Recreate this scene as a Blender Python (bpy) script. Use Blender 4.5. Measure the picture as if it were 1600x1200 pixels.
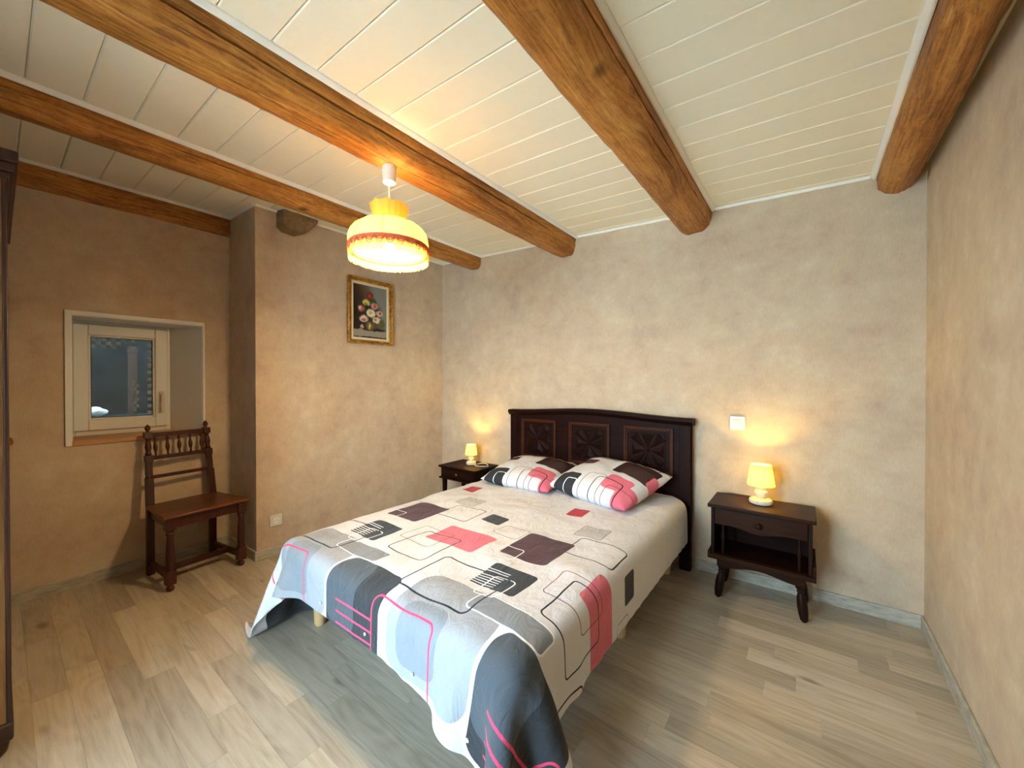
import bpy, bmesh, math, random
import numpy as np
from mathutils import Vector, Matrix, noise as mnoise

for _o in list(bpy.data.objects):
    bpy.data.objects.remove(_o)
SC = bpy.context.scene
COL = SC.collection
PI = math.pi
random.seed(7)

# ------------------------------------------------------------------ camera
cam_d = bpy.data.cameras.new('camera')
cam_d.sensor_width = 36.0
cam_d.sensor_fit = 'HORIZONTAL'
cam_d.lens = 609.1 / 1600.0 * 36.0
cam_d.clip_start = 0.02
cam = bpy.data.objects.new('camera', cam_d)
COL.objects.link(cam)
cam.location = (-0.4825, -2.8391, 1.2605)
cam.rotation_euler = (PI / 2 - 0.00736, 0, 0.64684)
SC.camera = cam

# ------------------------------------------------------------------ light
SC.view_settings.view_transform = 'Standard'
SC.view_settings.look = 'None'
SC.view_settings.gamma = 1.0
SC.view_settings.use_curve_mapping = False
SC.view_settings.exposure = 1.62

PENDANT_W = 26.0
BEDSIDE_W = 2.2
SKY_STRENGTH = 12.5

world = bpy.data.worlds.new('overcast_sky')
SC.world = world
world.use_nodes = True
_bg = world.node_tree.nodes['Background']
_bg.inputs['Color'].default_value = (0.58, 0.80, 1.0, 1)
_bg.inputs['Strength'].default_value = SKY_STRENGTH


def portal(name, loc, rot, sx, sy):
    d = bpy.data.lights.new(name, 'AREA')
    d.shape = 'RECTANGLE'
    d.size, d.size_y = sx, sy
    d.cycles.is_portal = True
    o = bpy.data.objects.new(name, d)
    COL.objects.link(o)
    o.location = loc
    o.rotation_euler = rot
    return o


# room measures (metres); back right floor corner is the origin
W, W2, YC, YF = 3.5475, 4.0442, -1.7467, -3.45
DX0, DX1, DZ1 = -2.20, -1.05, 2.12          # glazed door behind the camera


def ceil_z(x):
    return 2.35 - 0.0398 * x


portal('door_portal', ((DX0 + DX1) / 2, YF - 0.16, DZ1 / 2), (PI / 2, 0, 0), DX1 - DX0, DZ1)
portal('window_portal', (-4.50, -2.30, 1.285), (PI / 2, 0, -PI / 2), 0.44, 0.70)


# ------------------------------------------------------------------ colour + material helpers
def lin(r, g, b):
    def f(c):
        c /= 255.0
        return c / 12.92 if c <= 0.04045 else ((c + 0.055) / 1.055) ** 2.4
    return (f(r), f(g), f(b), 1.0)


class NT:
    """small wrapper for building node materials"""

    def __init__(self, name):
        self.m = bpy.data.materials.new(name)
        self.m.use_nodes = True
        self.t = self.m.node_tree
        self.n = self.t.nodes
        self.bsdf = self.n['Principled BSDF']
        self.out = self.n['Material Output']

    def link(self, a, b):
        self.t.links.new(a, b)

    def node(self, typ, **kw):
        nd = self.n.new(typ)
        for k, v in kw.items():
            setattr(nd, k, v)
        return nd

    def setin(self, sock, v):
        if hasattr(v, 'links') or hasattr(v, 'is_linked'):
            self.link(v, sock)
        else:
            sock.default_value = v

    def math(self, op, a, b=0.0, c=0.0, clamp=False):
        nd = self.node('ShaderNodeMath', operation=op, use_clamp=clamp)
        for i, v in enumerate((a, b, c)):
            self.setin(nd.inputs[i], v)
        return nd.outputs[0]

    def vec(self, op, a, b=(0, 0, 0)):
        nd = self.node('ShaderNodeVectorMath', operation=op)
        self.setin(nd.inputs[0], a)
        self.setin(nd.inputs[1], b)
        return nd.outputs['Value'] if op in ('LENGTH', 'DOT_PRODUCT', 'DISTANCE') else nd.outputs['Vector']

    def coord(self, kind='Object'):
        return self.node('ShaderNodeTexCoord').outputs[kind]

    def pos(self):
        return self.node('ShaderNodeNewGeometry').outputs['Position']

    def noise(self, v, scale, detail=4.0, rough=0.55, dist=0.0):
        nd = self.node('ShaderNodeTexNoise')
        self.link(v, nd.inputs['Vector'])
        nd.inputs['Scale'].default_value = scale
        nd.inputs['Detail'].default_value = detail
        nd.inputs['Roughness'].default_value = rough
        nd.inputs['Distortion'].default_value = dist
        return nd.outputs['Fac']

    def ramp(self, fac, stops):
        nd = self.node('ShaderNodeValToRGB')
        el = nd.color_ramp.elements
        while len(el) < len(stops):
            el.new(0.5)
        for e, (p, c) in zip(el, stops):
            e.position = p
            e.color = c if hasattr(c, '__len__') else (c, c, c, 1)
        self.link(fac, nd.inputs['Fac'])
        return nd.outputs['Color']

    def mix(self, fac, a, b, blend='MIX'):
        nd = self.node('ShaderNodeMix', data_type='RGBA', blend_type=blend)
        self.setin(nd.inputs[0], fac)
        self.setin(nd.inputs[6], a)
        self.setin(nd.inputs[7], b)
        return nd.outputs[2]

    def scale(self, v, s):
        nd = self.node('ShaderNodeMapping')
        self.link(v, nd.inputs['Vector'])
        nd.inputs['Scale'].default_value = s
        return nd.outputs['Vector']

    def bump(self, h, strength, dist=0.01):
        nd = self.node('ShaderNodeBump')
        nd.inputs['Strength'].default_value = strength
        nd.inputs['Distance'].default_value = dist
        self.link(h, nd.inputs['Height'])
        self.link(nd.outputs['Normal'], self.bsdf.inputs['Normal'])

    def base(self, c, rough=0.6, spec=0.5, metal=0.0):
        self.setin(self.bsdf.inputs['Base Color'], c)
        self.setin(self.bsdf.inputs['Roughness'], rough)
        self.bsdf.inputs['Specular IOR Level'].default_value = spec
        self.bsdf.inputs['Metallic'].default_value = metal
        return self.m


M = {}


def plain(name, c, rough=0.6, spec=0.4, metal=0.0, var=0.08, nscale=30.0):
    n = NT(name)
    f = n.noise(n.coord(), nscale, 3)
    dark = tuple(x * (1 - var) for x in c[:3]) + (1,)
    lite = tuple(min(1, x * (1 + var)) for x in c[:3]) + (1,)
    M[name] = n.base(n.mix(f, dark, lite), rough, spec, metal)
    return M[name]


def wood(name, dark, mid, lite, axis='y', rough=0.45, fine=1.0, bump=0.25, spec=0.4):
    n = NT(name)
    v = n.coord()
    s = {'x': (0.9, 11, 11), 'y': (11, 0.9, 11), 'z': (11, 11, 0.9)}[axis]
    s2 = tuple(k * 5 for k in s)
    a = n.noise(n.scale(v, tuple(k * fine for k in s)), 1.0, 5, 0.6, 0.6)
    b = n.noise(n.scale(v, tuple(k * fine for k in s2)), 1.0, 4, 0.7)
    f = n.math('ADD', n.math('MULTIPLY', a, 0.65), n.math('MULTIPLY', b, 0.35))
    c = n.ramp(f, [(0.30, dark), (0.5, mid), (0.70, lite)])
    n.bump(b, bump, 0.002)
    M[name] = n.base(c, rough, spec)
    return M[name]


def make_wall():
    n = NT('wallpaper')
    p = n.pos()
    big = n.noise(p, 2.6, 5, 0.62, 0.4)
    med = n.noise(p, 9.0, 4, 0.6)
    fib = n.noise(n.scale(p, (160, 160, 28)), 1.0, 3, 0.7)
    f = n.math('ADD', n.math('MULTIPLY', big, 0.5), n.math('MULTIPLY', med, 0.5))
    c = n.ramp(f, [(0.36, lin(187, 161, 137)), (0.46, lin(197, 173, 146)), (0.55, lin(203, 181, 152)), (0.66, lin(211, 193, 166))])
    c = n.mix(0.06, c, n.ramp(fib, [(0.35, 0.05), (0.65, 1.0)]), 'OVERLAY')
    n.bump(fib, 0.12, 0.002)
    M['wallpaper'] = n.base(c, 0.85, 0.2)


make_wall()
plain('plaster_white', lin(224, 222, 214), 0.8, 0.2, var=0.03, nscale=60)
plain('trim_white', lin(238, 234, 224), 0.5, 0.4, var=0.02)
plain('pvc_white', lin(232, 230, 222), 0.35, 0.5, var=0.01)
plain('plastic_white', lin(216, 210, 194), 0.35, 0.5, var=0.01)
plain('cord_white', lin(235, 228, 210), 0.5, 0.4, var=0.01)
plain('cord_dark', lin(25, 20, 18), 0.5, 0.4)
plain('rubber_grey', lin(70, 72, 72), 0.6, 0.3)
plain('chrome', (0.75, 0.75, 0.73, 1), 0.25, 0.5, 1.0, var=0.02)
plain('black_hole', lin(15, 13, 12), 0.8, 0.1)
plain('slab', lin(120, 108, 92), 0.9, 0.1)
plain('exterior', lin(216, 212, 204), 0.9, 0.1)
plain('mattress_cloth', lin(225, 222, 215), 0.9, 0.1)
plain('base_cloth', lin(90, 84, 78), 0.95, 0.1)
plain('stone_pebble', lin(222, 206, 180), 0.55, 0.35, var=0.06, nscale=60)
plain('iron', lin(40, 36, 32), 0.45, 0.5, 0.8)
plain('brass', lin(190, 150, 80), 0.35, 0.5, 1.0)
plain('matboard', lin(226, 208, 170), 0.8, 0.2, var=0.03)
plain('trim_red', lin(205, 95, 60), 0.8, 0.2, var=0.15, nscale=200)
plain('pale_wood', lin(205, 165, 115), 0.5, 0.4)


def make_ceiling():
    n = NT('ceiling_panel')
    p = n.pos()
    f = n.noise(n.scale(p, (30, 30, 30)), 1.0, 3, 0.6)
    fine = n.noise(n.scale(p, (55, 160, 60)), 1.0, 3, 0.7)
    c = n.mix(f, lin(238, 230, 206), lin(244, 237, 214))
    n.bump(fine, 0.12, 0.0015)
    M['ceiling_panel'] = n.base(c, 0.6, 0.3)


make_ceiling()


def make_floor():
    n = NT('laminate')
    p = n.pos()
    rnd = n.node('ShaderNodeObjectInfo').outputs['Random']
    off = n.node('ShaderNodeCombineXYZ')
    n.link(n.math('MULTIPLY', rnd, 37.0), off.inputs['X'])
    n.link(n.math('MULTIPLY', rnd, 91.0), off.inputs['Y'])
    v = n.vec('ADD', p, off.outputs[0])
    v1 = n.scale(v, (1.8, 26, 1))
    g1 = n.noise(v1, 1.0, 5, 0.6, 1.2)
    rings = n.math('FRACT', n.math('MULTIPLY', n.noise(n.scale(v, (1.1, 9, 1)), 1.0, 1.2, 0.4, 0.4), 11.0))
    rings = n.math('ABSOLUTE', n.math('SUBTRACT', rings, 0.5))
    g2 = n.noise(n.scale(v, (9, 190, 1)), 1.0, 3, 0.7)
    f = n.math('ADD', n.math('MULTIPLY', g1, 0.62), n.math('MULTIPLY', rings, 0.22))
    f = n.math('ADD', f, n.math('MULTIPLY', g2, 0.25))
    c = n.ramp(f, [(0.34, lin(170, 156, 136)), (0.50, lin(189, 177, 157)), (0.64, lin(198, 188, 170)), (0.8, lin(207, 198, 182))])
    tone = n.ramp(rnd, [(0.0, (0.78, 0.75, 0.71, 1)), (0.3, (0.88, 0.86, 0.85, 1)), (0.6, (0.99, 0.96, 0.90, 1)), (1.0, (1.12, 1.11, 1.09, 1))])
    c = n.mix(1.0, c, tone, 'MULTIPLY')
    kn = n.noise(n.scale(v, (3.2, 9, 1)), 1.0, 1.0, 0.4)
    k = n.ramp(kn, [(0.75, 0.0), (0.83, 0.7)])
    c = n.mix(k, c, lin(95, 78, 60))
    n.bump(g2, 0.08, 0.001)
    M['laminate'] = n.base(c, 0.36, 0.42)


make_floor()


def make_skirting():
    n = NT('skirting')
    p = n.pos()
    g = n.noise(n.scale(p, (14, 14, 60)), 1.0, 4, 0.65)
    c = n.ramp(g, [(0.3, lin(152, 142, 124)), (0.55, lin(184, 174, 156)), (0.75, lin(200, 190, 173))])
    M['skirting'] = n.base(c, 0.5, 0.35)


make_skirting()


def make_beam():
    n = NT('beam_oak')
    v = n.coord()
    warp = n.noise(n.scale(v, (5, 1.6, 5)), 1.0, 2, 0.5)
    wv = n.node('ShaderNodeCombineXYZ')
    n.link(n.math('MULTIPLY', warp, 0.10), wv.inputs['X'])
    n.link(n.math('MULTIPLY', warp, 0.08), wv.inputs['Z'])
    vw = n.vec('ADD', v, wv.outputs[0])
    big = n.noise(n.scale(v, (6, 1.5, 6)), 1.0, 5, 0.65, 0.8)
    grain = n.noise(n.scale(vw, (95, 3.0, 95)), 1.0, 4, 0.62)
    fine = n.noise(n.scale(vw, (330, 9, 330)), 1.0, 3, 0.7)
    pat = n.noise(n.scale(v, (26, 16, 26)), 1.0, 4, 0.65, 1.8)
    f = n.math('ADD', n.math('MULTIPLY', big, 0.34), n.math('MULTIPLY', grain, 0.36))
    f = n.math('ADD', f, n.math('MULTIPLY', fine, 0.16))
    f = n.math('ADD', f, n.math('MULTIPLY', pat, 0.16))
    c = n.ramp(f, [(0.36, lin(86, 46, 16)), (0.46, lin(142, 86, 32)), (0.53, lin(176, 116, 48)), (0.60, lin(196, 138, 66)), (0.70, lin(214, 166, 96))])
    worn = n.noise(n.scale(vw, (60, 5, 60)), 1.0, 3, 0.6)
    c = n.mix(n.ramp(worn, [(0.66, 0.0), (0.74, 0.5)]), c, lin(224, 182, 118))
    kn = n.noise(n.scale(v, (9, 4, 9)), 1.0, 1, 0.4)
    c = n.mix(n.ramp(kn, [(0.74, 0.0), (0.80, 0.8)]), c, lin(58, 28, 10))
    ck = n.noise(n.scale(vw, (75, 0.9, 75)), 1.0, 2, 0.5)
    c = n.mix(n.ramp(ck, [(0.735, 0.0), (0.75, 0.9)]), c, lin(40, 20, 8))
    h = n.math('ADD', n.math('MULTIPLY', grain, 0.5), n.math('ADD', n.math('MULTIPLY', big, 0.6), n.math('MULTIPLY', pat, 0.35)))
    n.bump(h, 0.55, 0.014)
    M['beam_oak'] = n.base(c, 0.5, 0.35)


make_beam()
wood('dark_walnut', lin(18, 6, 4), lin(32, 12, 7), lin(48, 19, 11), 'x', 0.5, 1.0, 0.12, 0.07)
wood('dark_walnut_upright', lin(18, 6, 4), lin(32, 12, 7), lin(48, 19, 11), 'z', 0.5, 1.0, 0.12, 0.07)
wood('walnut_edge', lin(46, 22, 11), lin(70, 35, 17), lin(90, 47, 24), 'x', 0.45, 1.0, 0.12, 0.1)
wood('mahogany', lin(40, 16, 9), lin(66, 28, 16), lin(86, 38, 22), 'z', 0.38, 1.2, 0.15)
wood('mahogany_seat', lin(70, 34, 18), lin(100, 52, 26), lin(124, 68, 34), 'y', 0.35, 1.0, 0.15)
wood('brown_oak', lin(30, 15, 7), lin(44, 23, 11), lin(60, 33, 16), 'x', 0.36, 1.2, 0.15, 0.1)
wood('brown_oak_upright', lin(22, 10, 5), lin(34, 17, 9), lin(48, 25, 13), 'z', 0.42, 1.2, 0.15, 0.1)
wood('sill_pine', lin(150, 100, 56), lin(186, 134, 82), lin(208, 160, 106), 'y', 0.45, 1.0, 0.15)
wood('wardrobe_oak', lin(90, 54, 24), lin(134, 88, 42), lin(164, 116, 62), 'z', 0.42, 0.9, 0.2)
wood('wardrobe_dark', lin(34, 17, 11), lin(54, 29, 18), lin(76, 42, 26), 'z', 0.42, 0.9, 0.2)
wood('stub_oak', lin(92, 70, 44), lin(132, 104, 68), lin(164, 134, 92), 'x', 0.75, 1.0, 0.6)


def make_gilt():
    n = NT('gilt')
    v = n.coord()
    f = n.noise(n.scale(v, (14, 30, 30)), 1.0, 4, 0.6)
    c = n.ramp(f, [(0.3, lin(120, 76, 22)), (0.55, lin(184, 132, 50)), (0.75, lin(222, 180, 96))])
    M['gilt'] = n.base(c, 0.38, 0.5, 0.55)


make_gilt()


def make_glass():
    n = NT('window_glass')
    tr = n.node('ShaderNodeBsdfTransparent')
    tr.inputs['Color'].default_value = (0.93, 0.96, 0.96, 1)
    gl = n.node('ShaderNodeBsdfGlossy')
    gl.inputs['Roughness'].default_value = 0.02
    fr = n.node('ShaderNodeFresnel')
    fr.inputs['IOR'].default_value = 1.5
    mx = n.node('ShaderNodeMixShader')
    n.link(fr.outputs[0], mx.inputs[0])
    n.link(tr.outputs[0], mx.inputs[1])
    n.link(gl.outputs[0], mx.inputs[2])
    n.link(mx.outputs[0], n.out.inputs['Surface'])
    M['window_glass'] = n.m


make_glass()


def make_shade(name, col, trans, streak=0.0, tr=0.62):
    n = NT(name)
    n.bsdf.inputs['Base Color'].default_value = col
    n.bsdf.inputs['Roughness'].default_value = 0.8
    n.bsdf.inputs['Specular IOR Level'].default_value = 0.15
    t = n.node('ShaderNodeBsdfTranslucent')
    f = n.noise(n.scale(n.coord(), (90, 90, 6)), 1.0, 3, 0.6)
    d = tuple(x * (1 - streak) for x in trans[:3]) + (1,)
    n.link(n.mix(f, d, trans), t.inputs['Color'])
    mx = n.node('ShaderNodeMixShader')
    mx.inputs[0].default_value = tr
    n.link(n.bsdf.outputs[0], mx.inputs[1])
    n.link(t.outputs[0], mx.inputs[2])
    n.link(mx.outputs[0], n.out.inputs['Surface'])
    M[name] = n.m


make_shade('shade_cream', lin(234, 206, 110), lin(248, 212, 98), 0.18, 0.26)
make_shade('shade_collar', lin(236, 190, 96), lin(240, 180, 80), 0.35, 0.5)
make_shade('shade_yellow', lin(250, 240, 180), lin(252, 244, 170), 0.06, 0.55)
make_shade('fringe_cream', lin(232, 196, 116), lin(240, 196, 104), 0.25, 0.35)


def make_bulb(name, col, strength):
    n = NT(name)
    n.bsdf.inputs['Base Color'].default_value = (1, 1, 1, 1)
    n.bsdf.inputs['Emission Color'].default_value = col
    n.bsdf.inputs['Emission Strength'].default_value = strength
    M[name] = n.m


make_bulb('bulb_lit', (1.0, 0.80, 0.48, 1), 12.0)


# ------------------------------------------------------------------ printed bed linen
def sdf_layers(n, uvv, base, layers):
    """rounded-rectangle prints. layer: (u0,u1,v0,v1,radius,colour,line_width or None, extra)"""
    c = base
    wrapped = uvv
    for (u0, u1, v0, v1, r, col, lw, *raw) in layers:
        uvv = raw[0] if raw else wrapped
        ce = ((u0 + u1) / 2, (v0 + v1) / 2, 0)
        r = min(r, (u1 - u0) / 2 - 1e-4, (v1 - v0) / 2 - 1e-4)
        h = ((u1 - u0) / 2 - r, (v1 - v0) / 2 - r, 1)
        q = n.vec('SUBTRACT', uvv, ce)
        q = n.vec('ABSOLUTE', q)
        q = n.vec('SUBTRACT', q, h)
        q = n.vec('MAXIMUM', q, (0, 0, 0))
        d = n.vec('LENGTH', q)
        if lw is None:
            fac = n.math('LESS_THAN', d, r)
        elif lw < 0:                                    # striped fill: stripes along u
            sep = n.node('ShaderNodeSeparateXYZ')
            n.link(uvv, sep.inputs[0])
            st = n.math('LESS_THAN', n.math('FRACT', n.math('MULTIPLY', sep.outputs['Y'], 1.0 / -lw)), 0.30)
            fac = n.math('MULTIPLY', n.math('LESS_THAN', d, r), st)
        else:
            fac = n.math('COMPARE', d, r, lw)
        c = n.mix(fac, c, col)
    return c


LINEN = lin(218, 216, 217)
C_MAROON, C_CHAR, C_CHAR2 = lin(78, 46, 47), lin(54, 55, 57), lin(80, 84, 89)
C_PINK, C_RED, C_GREY = lin(216, 112, 128), lin(176, 36, 44), lin(156, 157, 160)
C_GREY2, C_LINE, C_PLINE, C_WHITE = lin(134, 138, 143), lin(40, 40, 44), lin(222, 70, 104), lin(244, 243, 242)
C_THIN, C_RLINE = lin(120, 116, 114), lin(140, 60, 66)
PER = 0.835


def make_duvet_mat():
    n = NT('printed_cotton')
    uvm = n.node('ShaderNodeUVMap')
    uvm.uv_map = 'cloth'
    sep = n.node('ShaderNodeSeparateXYZ')
    n.link(uvm.outputs[0], sep.inputs[0])
    u0 = -1.765
    uu = n.math('ADD', n.math('MULTIPLY', n.math('FRACT', n.math('DIVIDE', n.math('SUBTRACT', sep.outputs['X'], u0), PER)), PER), u0)
    cmb = n.node('ShaderNodeCombineXYZ')
    n.link(uu, cmb.inputs['X'])
    n.link(sep.outputs['Y'], cmb.inputs['Y'])
    P = cmb.outputs[0]
    RAW = uvm.outputs[0]
    L = [
        (-1.655, -1.25, -2.19, -1.785, .06, C_GREY, None),
        (-1.60, -1.405, -2.155, -1.93, .045, C_GREY2, None),
        (-1.405, -1.10, -1.885, -1.79, .02, C_GREY2, None),
        (-1.405, -1.10, -1.885, -1.79, .02, C_WHITE, .0028),
        (-1.235, -0.87, -2.255, -1.89, .05, C_CHAR, None, RAW),
        (-2.07, -1.705, -2.255, -1.89, .05, C_CHAR, None, RAW),
        (-3.20, -2.76, -2.12, -1.75, .05, C_CHAR, None, RAW),
        (-1.235, -1.03, -2.175, -1.89, .05, C_CHAR2, None, RAW),
        (-2.07, -1.865, -2.175, -1.89, .05, C_CHAR2, None, RAW),
        (-1.355, -1.128, -1.31, -1.12, .02, C_LINE, .0028),
        (-1.585, -1.337, -1.48, -1.21, .02, C_MAROON, None),
        (-1.60, -1.49, -1.52, -1.405, .018, C_WHITE, .0025),
        (-1.412, -1.266, -1.10, -0.96, .012, lin(190, 187, 184), None),
        (-1.412, -1.266, -1.10, -0.96, .012, C_THIN, .0018),
        (-1.59, -1.487, -0.86, -0.742, .012, C_RED, None),
        (-1.515, -1.305, -1.752, -1.573, .018, C_CHAR, None),
        (-1.515, -1.405, -1.752, -1.612, .010, C_WHITE, -0.0155),
        (-1.45, -1.35, -1.80, -1.66, .018, C_WHITE, .0028),
        (-1.147, -0.835, -1.572, -1.375, .02, C_PINK, None),
        (-1.982, -1.670, -1.572, -1.375, .02, C_PINK, None),
        (-1.075, -0.955, -1.235, -1.125, .014, C_CHAR, None),
        (-1.752, -1.597, -1.325, -1.20, .02, C_THIN, .0020),
        (-1.253, -1.035, -1.64, -1.465, .02, C_RLINE, .0020),
        (-1.19, -0.955, -1.755, -1.50, .02, C_LINE, .0030),
        (-1.728, -1.375, -1.915, -1.655, .025, C_LINE, .0036),
        (-1.747, -1.432, -2.50, -1.982, .03, C_PLINE, .0036),
    ]
    for i in range(4):
        v = -2.075 - 0.045 * i
        L.append((-1.165, -0.915, v - .0042, v + .0042, .004, C_PLINE, None, RAW))
        L.append((-1.995, -1.747, v - .0042, v + .0042, .004, C_PLINE, None, RAW))
    c = sdf_layers(n, P, LINEN, L)
    wv = n.noise(n.scale(uvm.outputs[0], (420, 420, 1)), 1.0, 2, 0.6)
    fold = n.noise(n.scale(uvm.outputs[0], (11, 7, 1)), 1.0, 6, 0.62, 2.2)
    h = n.math('ADD', n.math('MULTIPLY', fold, 1.0), n.math('MULTIPLY', wv, 0.03))
    n.bump(h, 0.55, 0.02)
    M['printed_cotton'] = n.base(c, 0.85, 0.15)
    n.bsdf.inputs['Sheen Weight'].default_value = 0.15


make_duvet_mat()


def make_pillow_mat():
    n = NT('pillow_cotton')
    v = n.coord()
    sep = n.node('ShaderNodeSeparateXYZ')
    n.link(v, sep.inputs[0])
    cmb = n.node('ShaderNodeCombineXYZ')
    n.link(sep.outputs['X'], cmb.inputs['X'])
    n.link(sep.outputs['Y'], cmb.inputs['Y'])
    P = cmb.outputs[0]
    L = [
        (-.33, -.02, .15, .30, .02, C_GREY, None),
        (-.25, -.09, -.30, -.145, .02, C_CHAR, None),
        (-.17, -.09, -.34, -.20, .02, C_WHITE, .003),
        (-.30, -.13, .02, .10, .012, C_MAROON, None),
        (-.23, -.13, .0, .06, .012, lin(120, 80, 80), .002),
        (.04, .285, -.012, .20, .02, lin(58, 38, 36), None),
        (.10, .285, -.012, .12, .01, lin(96, 70, 66), -.019),
        (-.055, .085, -.30, -.10, .03, C_THIN, .0025),
        (.085, .25, -.20, -.06, .02, C_PINK, None),
        (.20, .34, -.34, -.12, .02, C_PINK, None),
        (.03, .215, -.35, -.125, .03, C_LINE, .0030),
        (.125, .32, -.35, -.17, .03, C_RLINE, .0020),
        (.25, .40, .06, .25, .02, C_LINE, .0025),
        (.27, .40, .0, .12, .02, C_PINK, None),
    ]
    c = sdf_layers(n, P, LINEN, L)
    fold = n.noise(n.scale(v, (8, 8, 8)), 1.0, 5, 0.6, 1.2)
    n.bump(fold, 0.45, 0.02)
    M['pillow_cotton'] = n.base(c, 0.85, 0.15)


make_pillow_mat()


def make_painting():
    """flowers in a vase: print on the canvas, x = across (0..1), y = up (0..1)"""
    n = NT('flower_painting')
    g = n.coord('Generated')
    sep = n.node('ShaderNodeSeparateXYZ')
    n.link(g, sep.inputs[0])
    cmb = n.node('ShaderNodeCombineXYZ')
    n.link(sep.outputs['Y'], cmb.inputs['X'])
    n.link(sep.outputs['Z'], cmb.inputs['Y'])
    P0 = cmb.outputs[0]
    nz = n.node('ShaderNodeTexNoise')
    n.link(P0, nz.inputs['Vector'])
    nz.inputs['Scale'].default_value = 14
    nz.inputs['Detail'].default_value = 3
    wob = n.vec('MULTIPLY', n.vec('SUBTRACT', nz.outputs['Color'], (0.5, 0.5, 0.5)), (0.09, 0.07, 0))
    P = n.vec('ADD', P0, wob)
    f = n.math('ADD', n.math('MULTIPLY', sep.outputs['Y'], 0.9), n.math('MULTIPLY', sep.outputs['Z'], 0.5))
    c = n.ramp(f, [(0.35, lin(30, 20, 13)), (0.62, lin(62, 48, 32)), (0.85, lin(96, 92, 80)), (1.0, lin(128, 128, 120))])

    def blob(c, cx, cy, rx, ry, col, edge=0.35):
        q = n.vec('MULTIPLY', n.vec('SUBTRACT', P, (cx, cy, 0)), (1 / rx, 1 / ry, 0))
        d = n.vec('LENGTH', q)
        fac = n.ramp(d, [(1 - edge, 1.0), (1.0, 0.0)])
        return n.mix(fac, c, col)

    c = blob(c, .5, .05, 1.2, .12, lin(150, 140, 124), .1)
    c = blob(c, .5, -.02, 1.2, .05, lin(24, 18, 14), .1)
    c = blob(c, .62, .17, .40, .04, lin(36, 24, 16))
    c = blob(c, .50, .24, .16, .10, lin(110, 88, 44), .3)
    c = blob(c, .48, .23, .045, .075, lin(226, 200, 130), .9)
    c = blob(c, .50, .52, .40, .25, lin(40, 40, 22), .5)
    c = blob(c, .56, .72, .16, .06, lin(52, 74, 36), .4)
    fl = [(.48, .82, .13, .085, (120, 34, 28)), (.48, .81, .06, .04, (176, 60, 46)), (.38, .67, .13, .065, (206, 190, 104)),
          (.37, .64, .07, .03, (140, 130, 50)), (.62, .63, .13, .07, (206, 150, 132)), (.64, .63, .06, .05, (170, 90, 80)),
          (.24, .55, .12, .075, (164, 96, 84)), (.20, .56, .05, .04, (222, 180, 166)), (.52, .48, .15, .095, (226, 214, 178)),
          (.51, .49, .07, .045, (184, 170, 130)), (.78, .49, .12, .07, (206, 168, 150)), (.80, .50, .05, .035, (140, 76, 64)),
          (.31, .36, .14, .075, (222, 196, 176)), (.31, .34, .08, .035, (176, 104, 98)), (.68, .36, .13, .07, (222, 204, 170)),
          (.66, .37, .06, .03, (150, 130, 90)), (.25, .21, .06, .04, (206, 150, 130)), (.86, .30, .10, .10, (96, 92, 46))]
    for a in fl:
        c = blob(c, a[0], a[1], a[2], a[3], lin(*a[4]))
    M['flower_painting'] = n.base(c, 0.5, 0.35)


make_painting()

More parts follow.
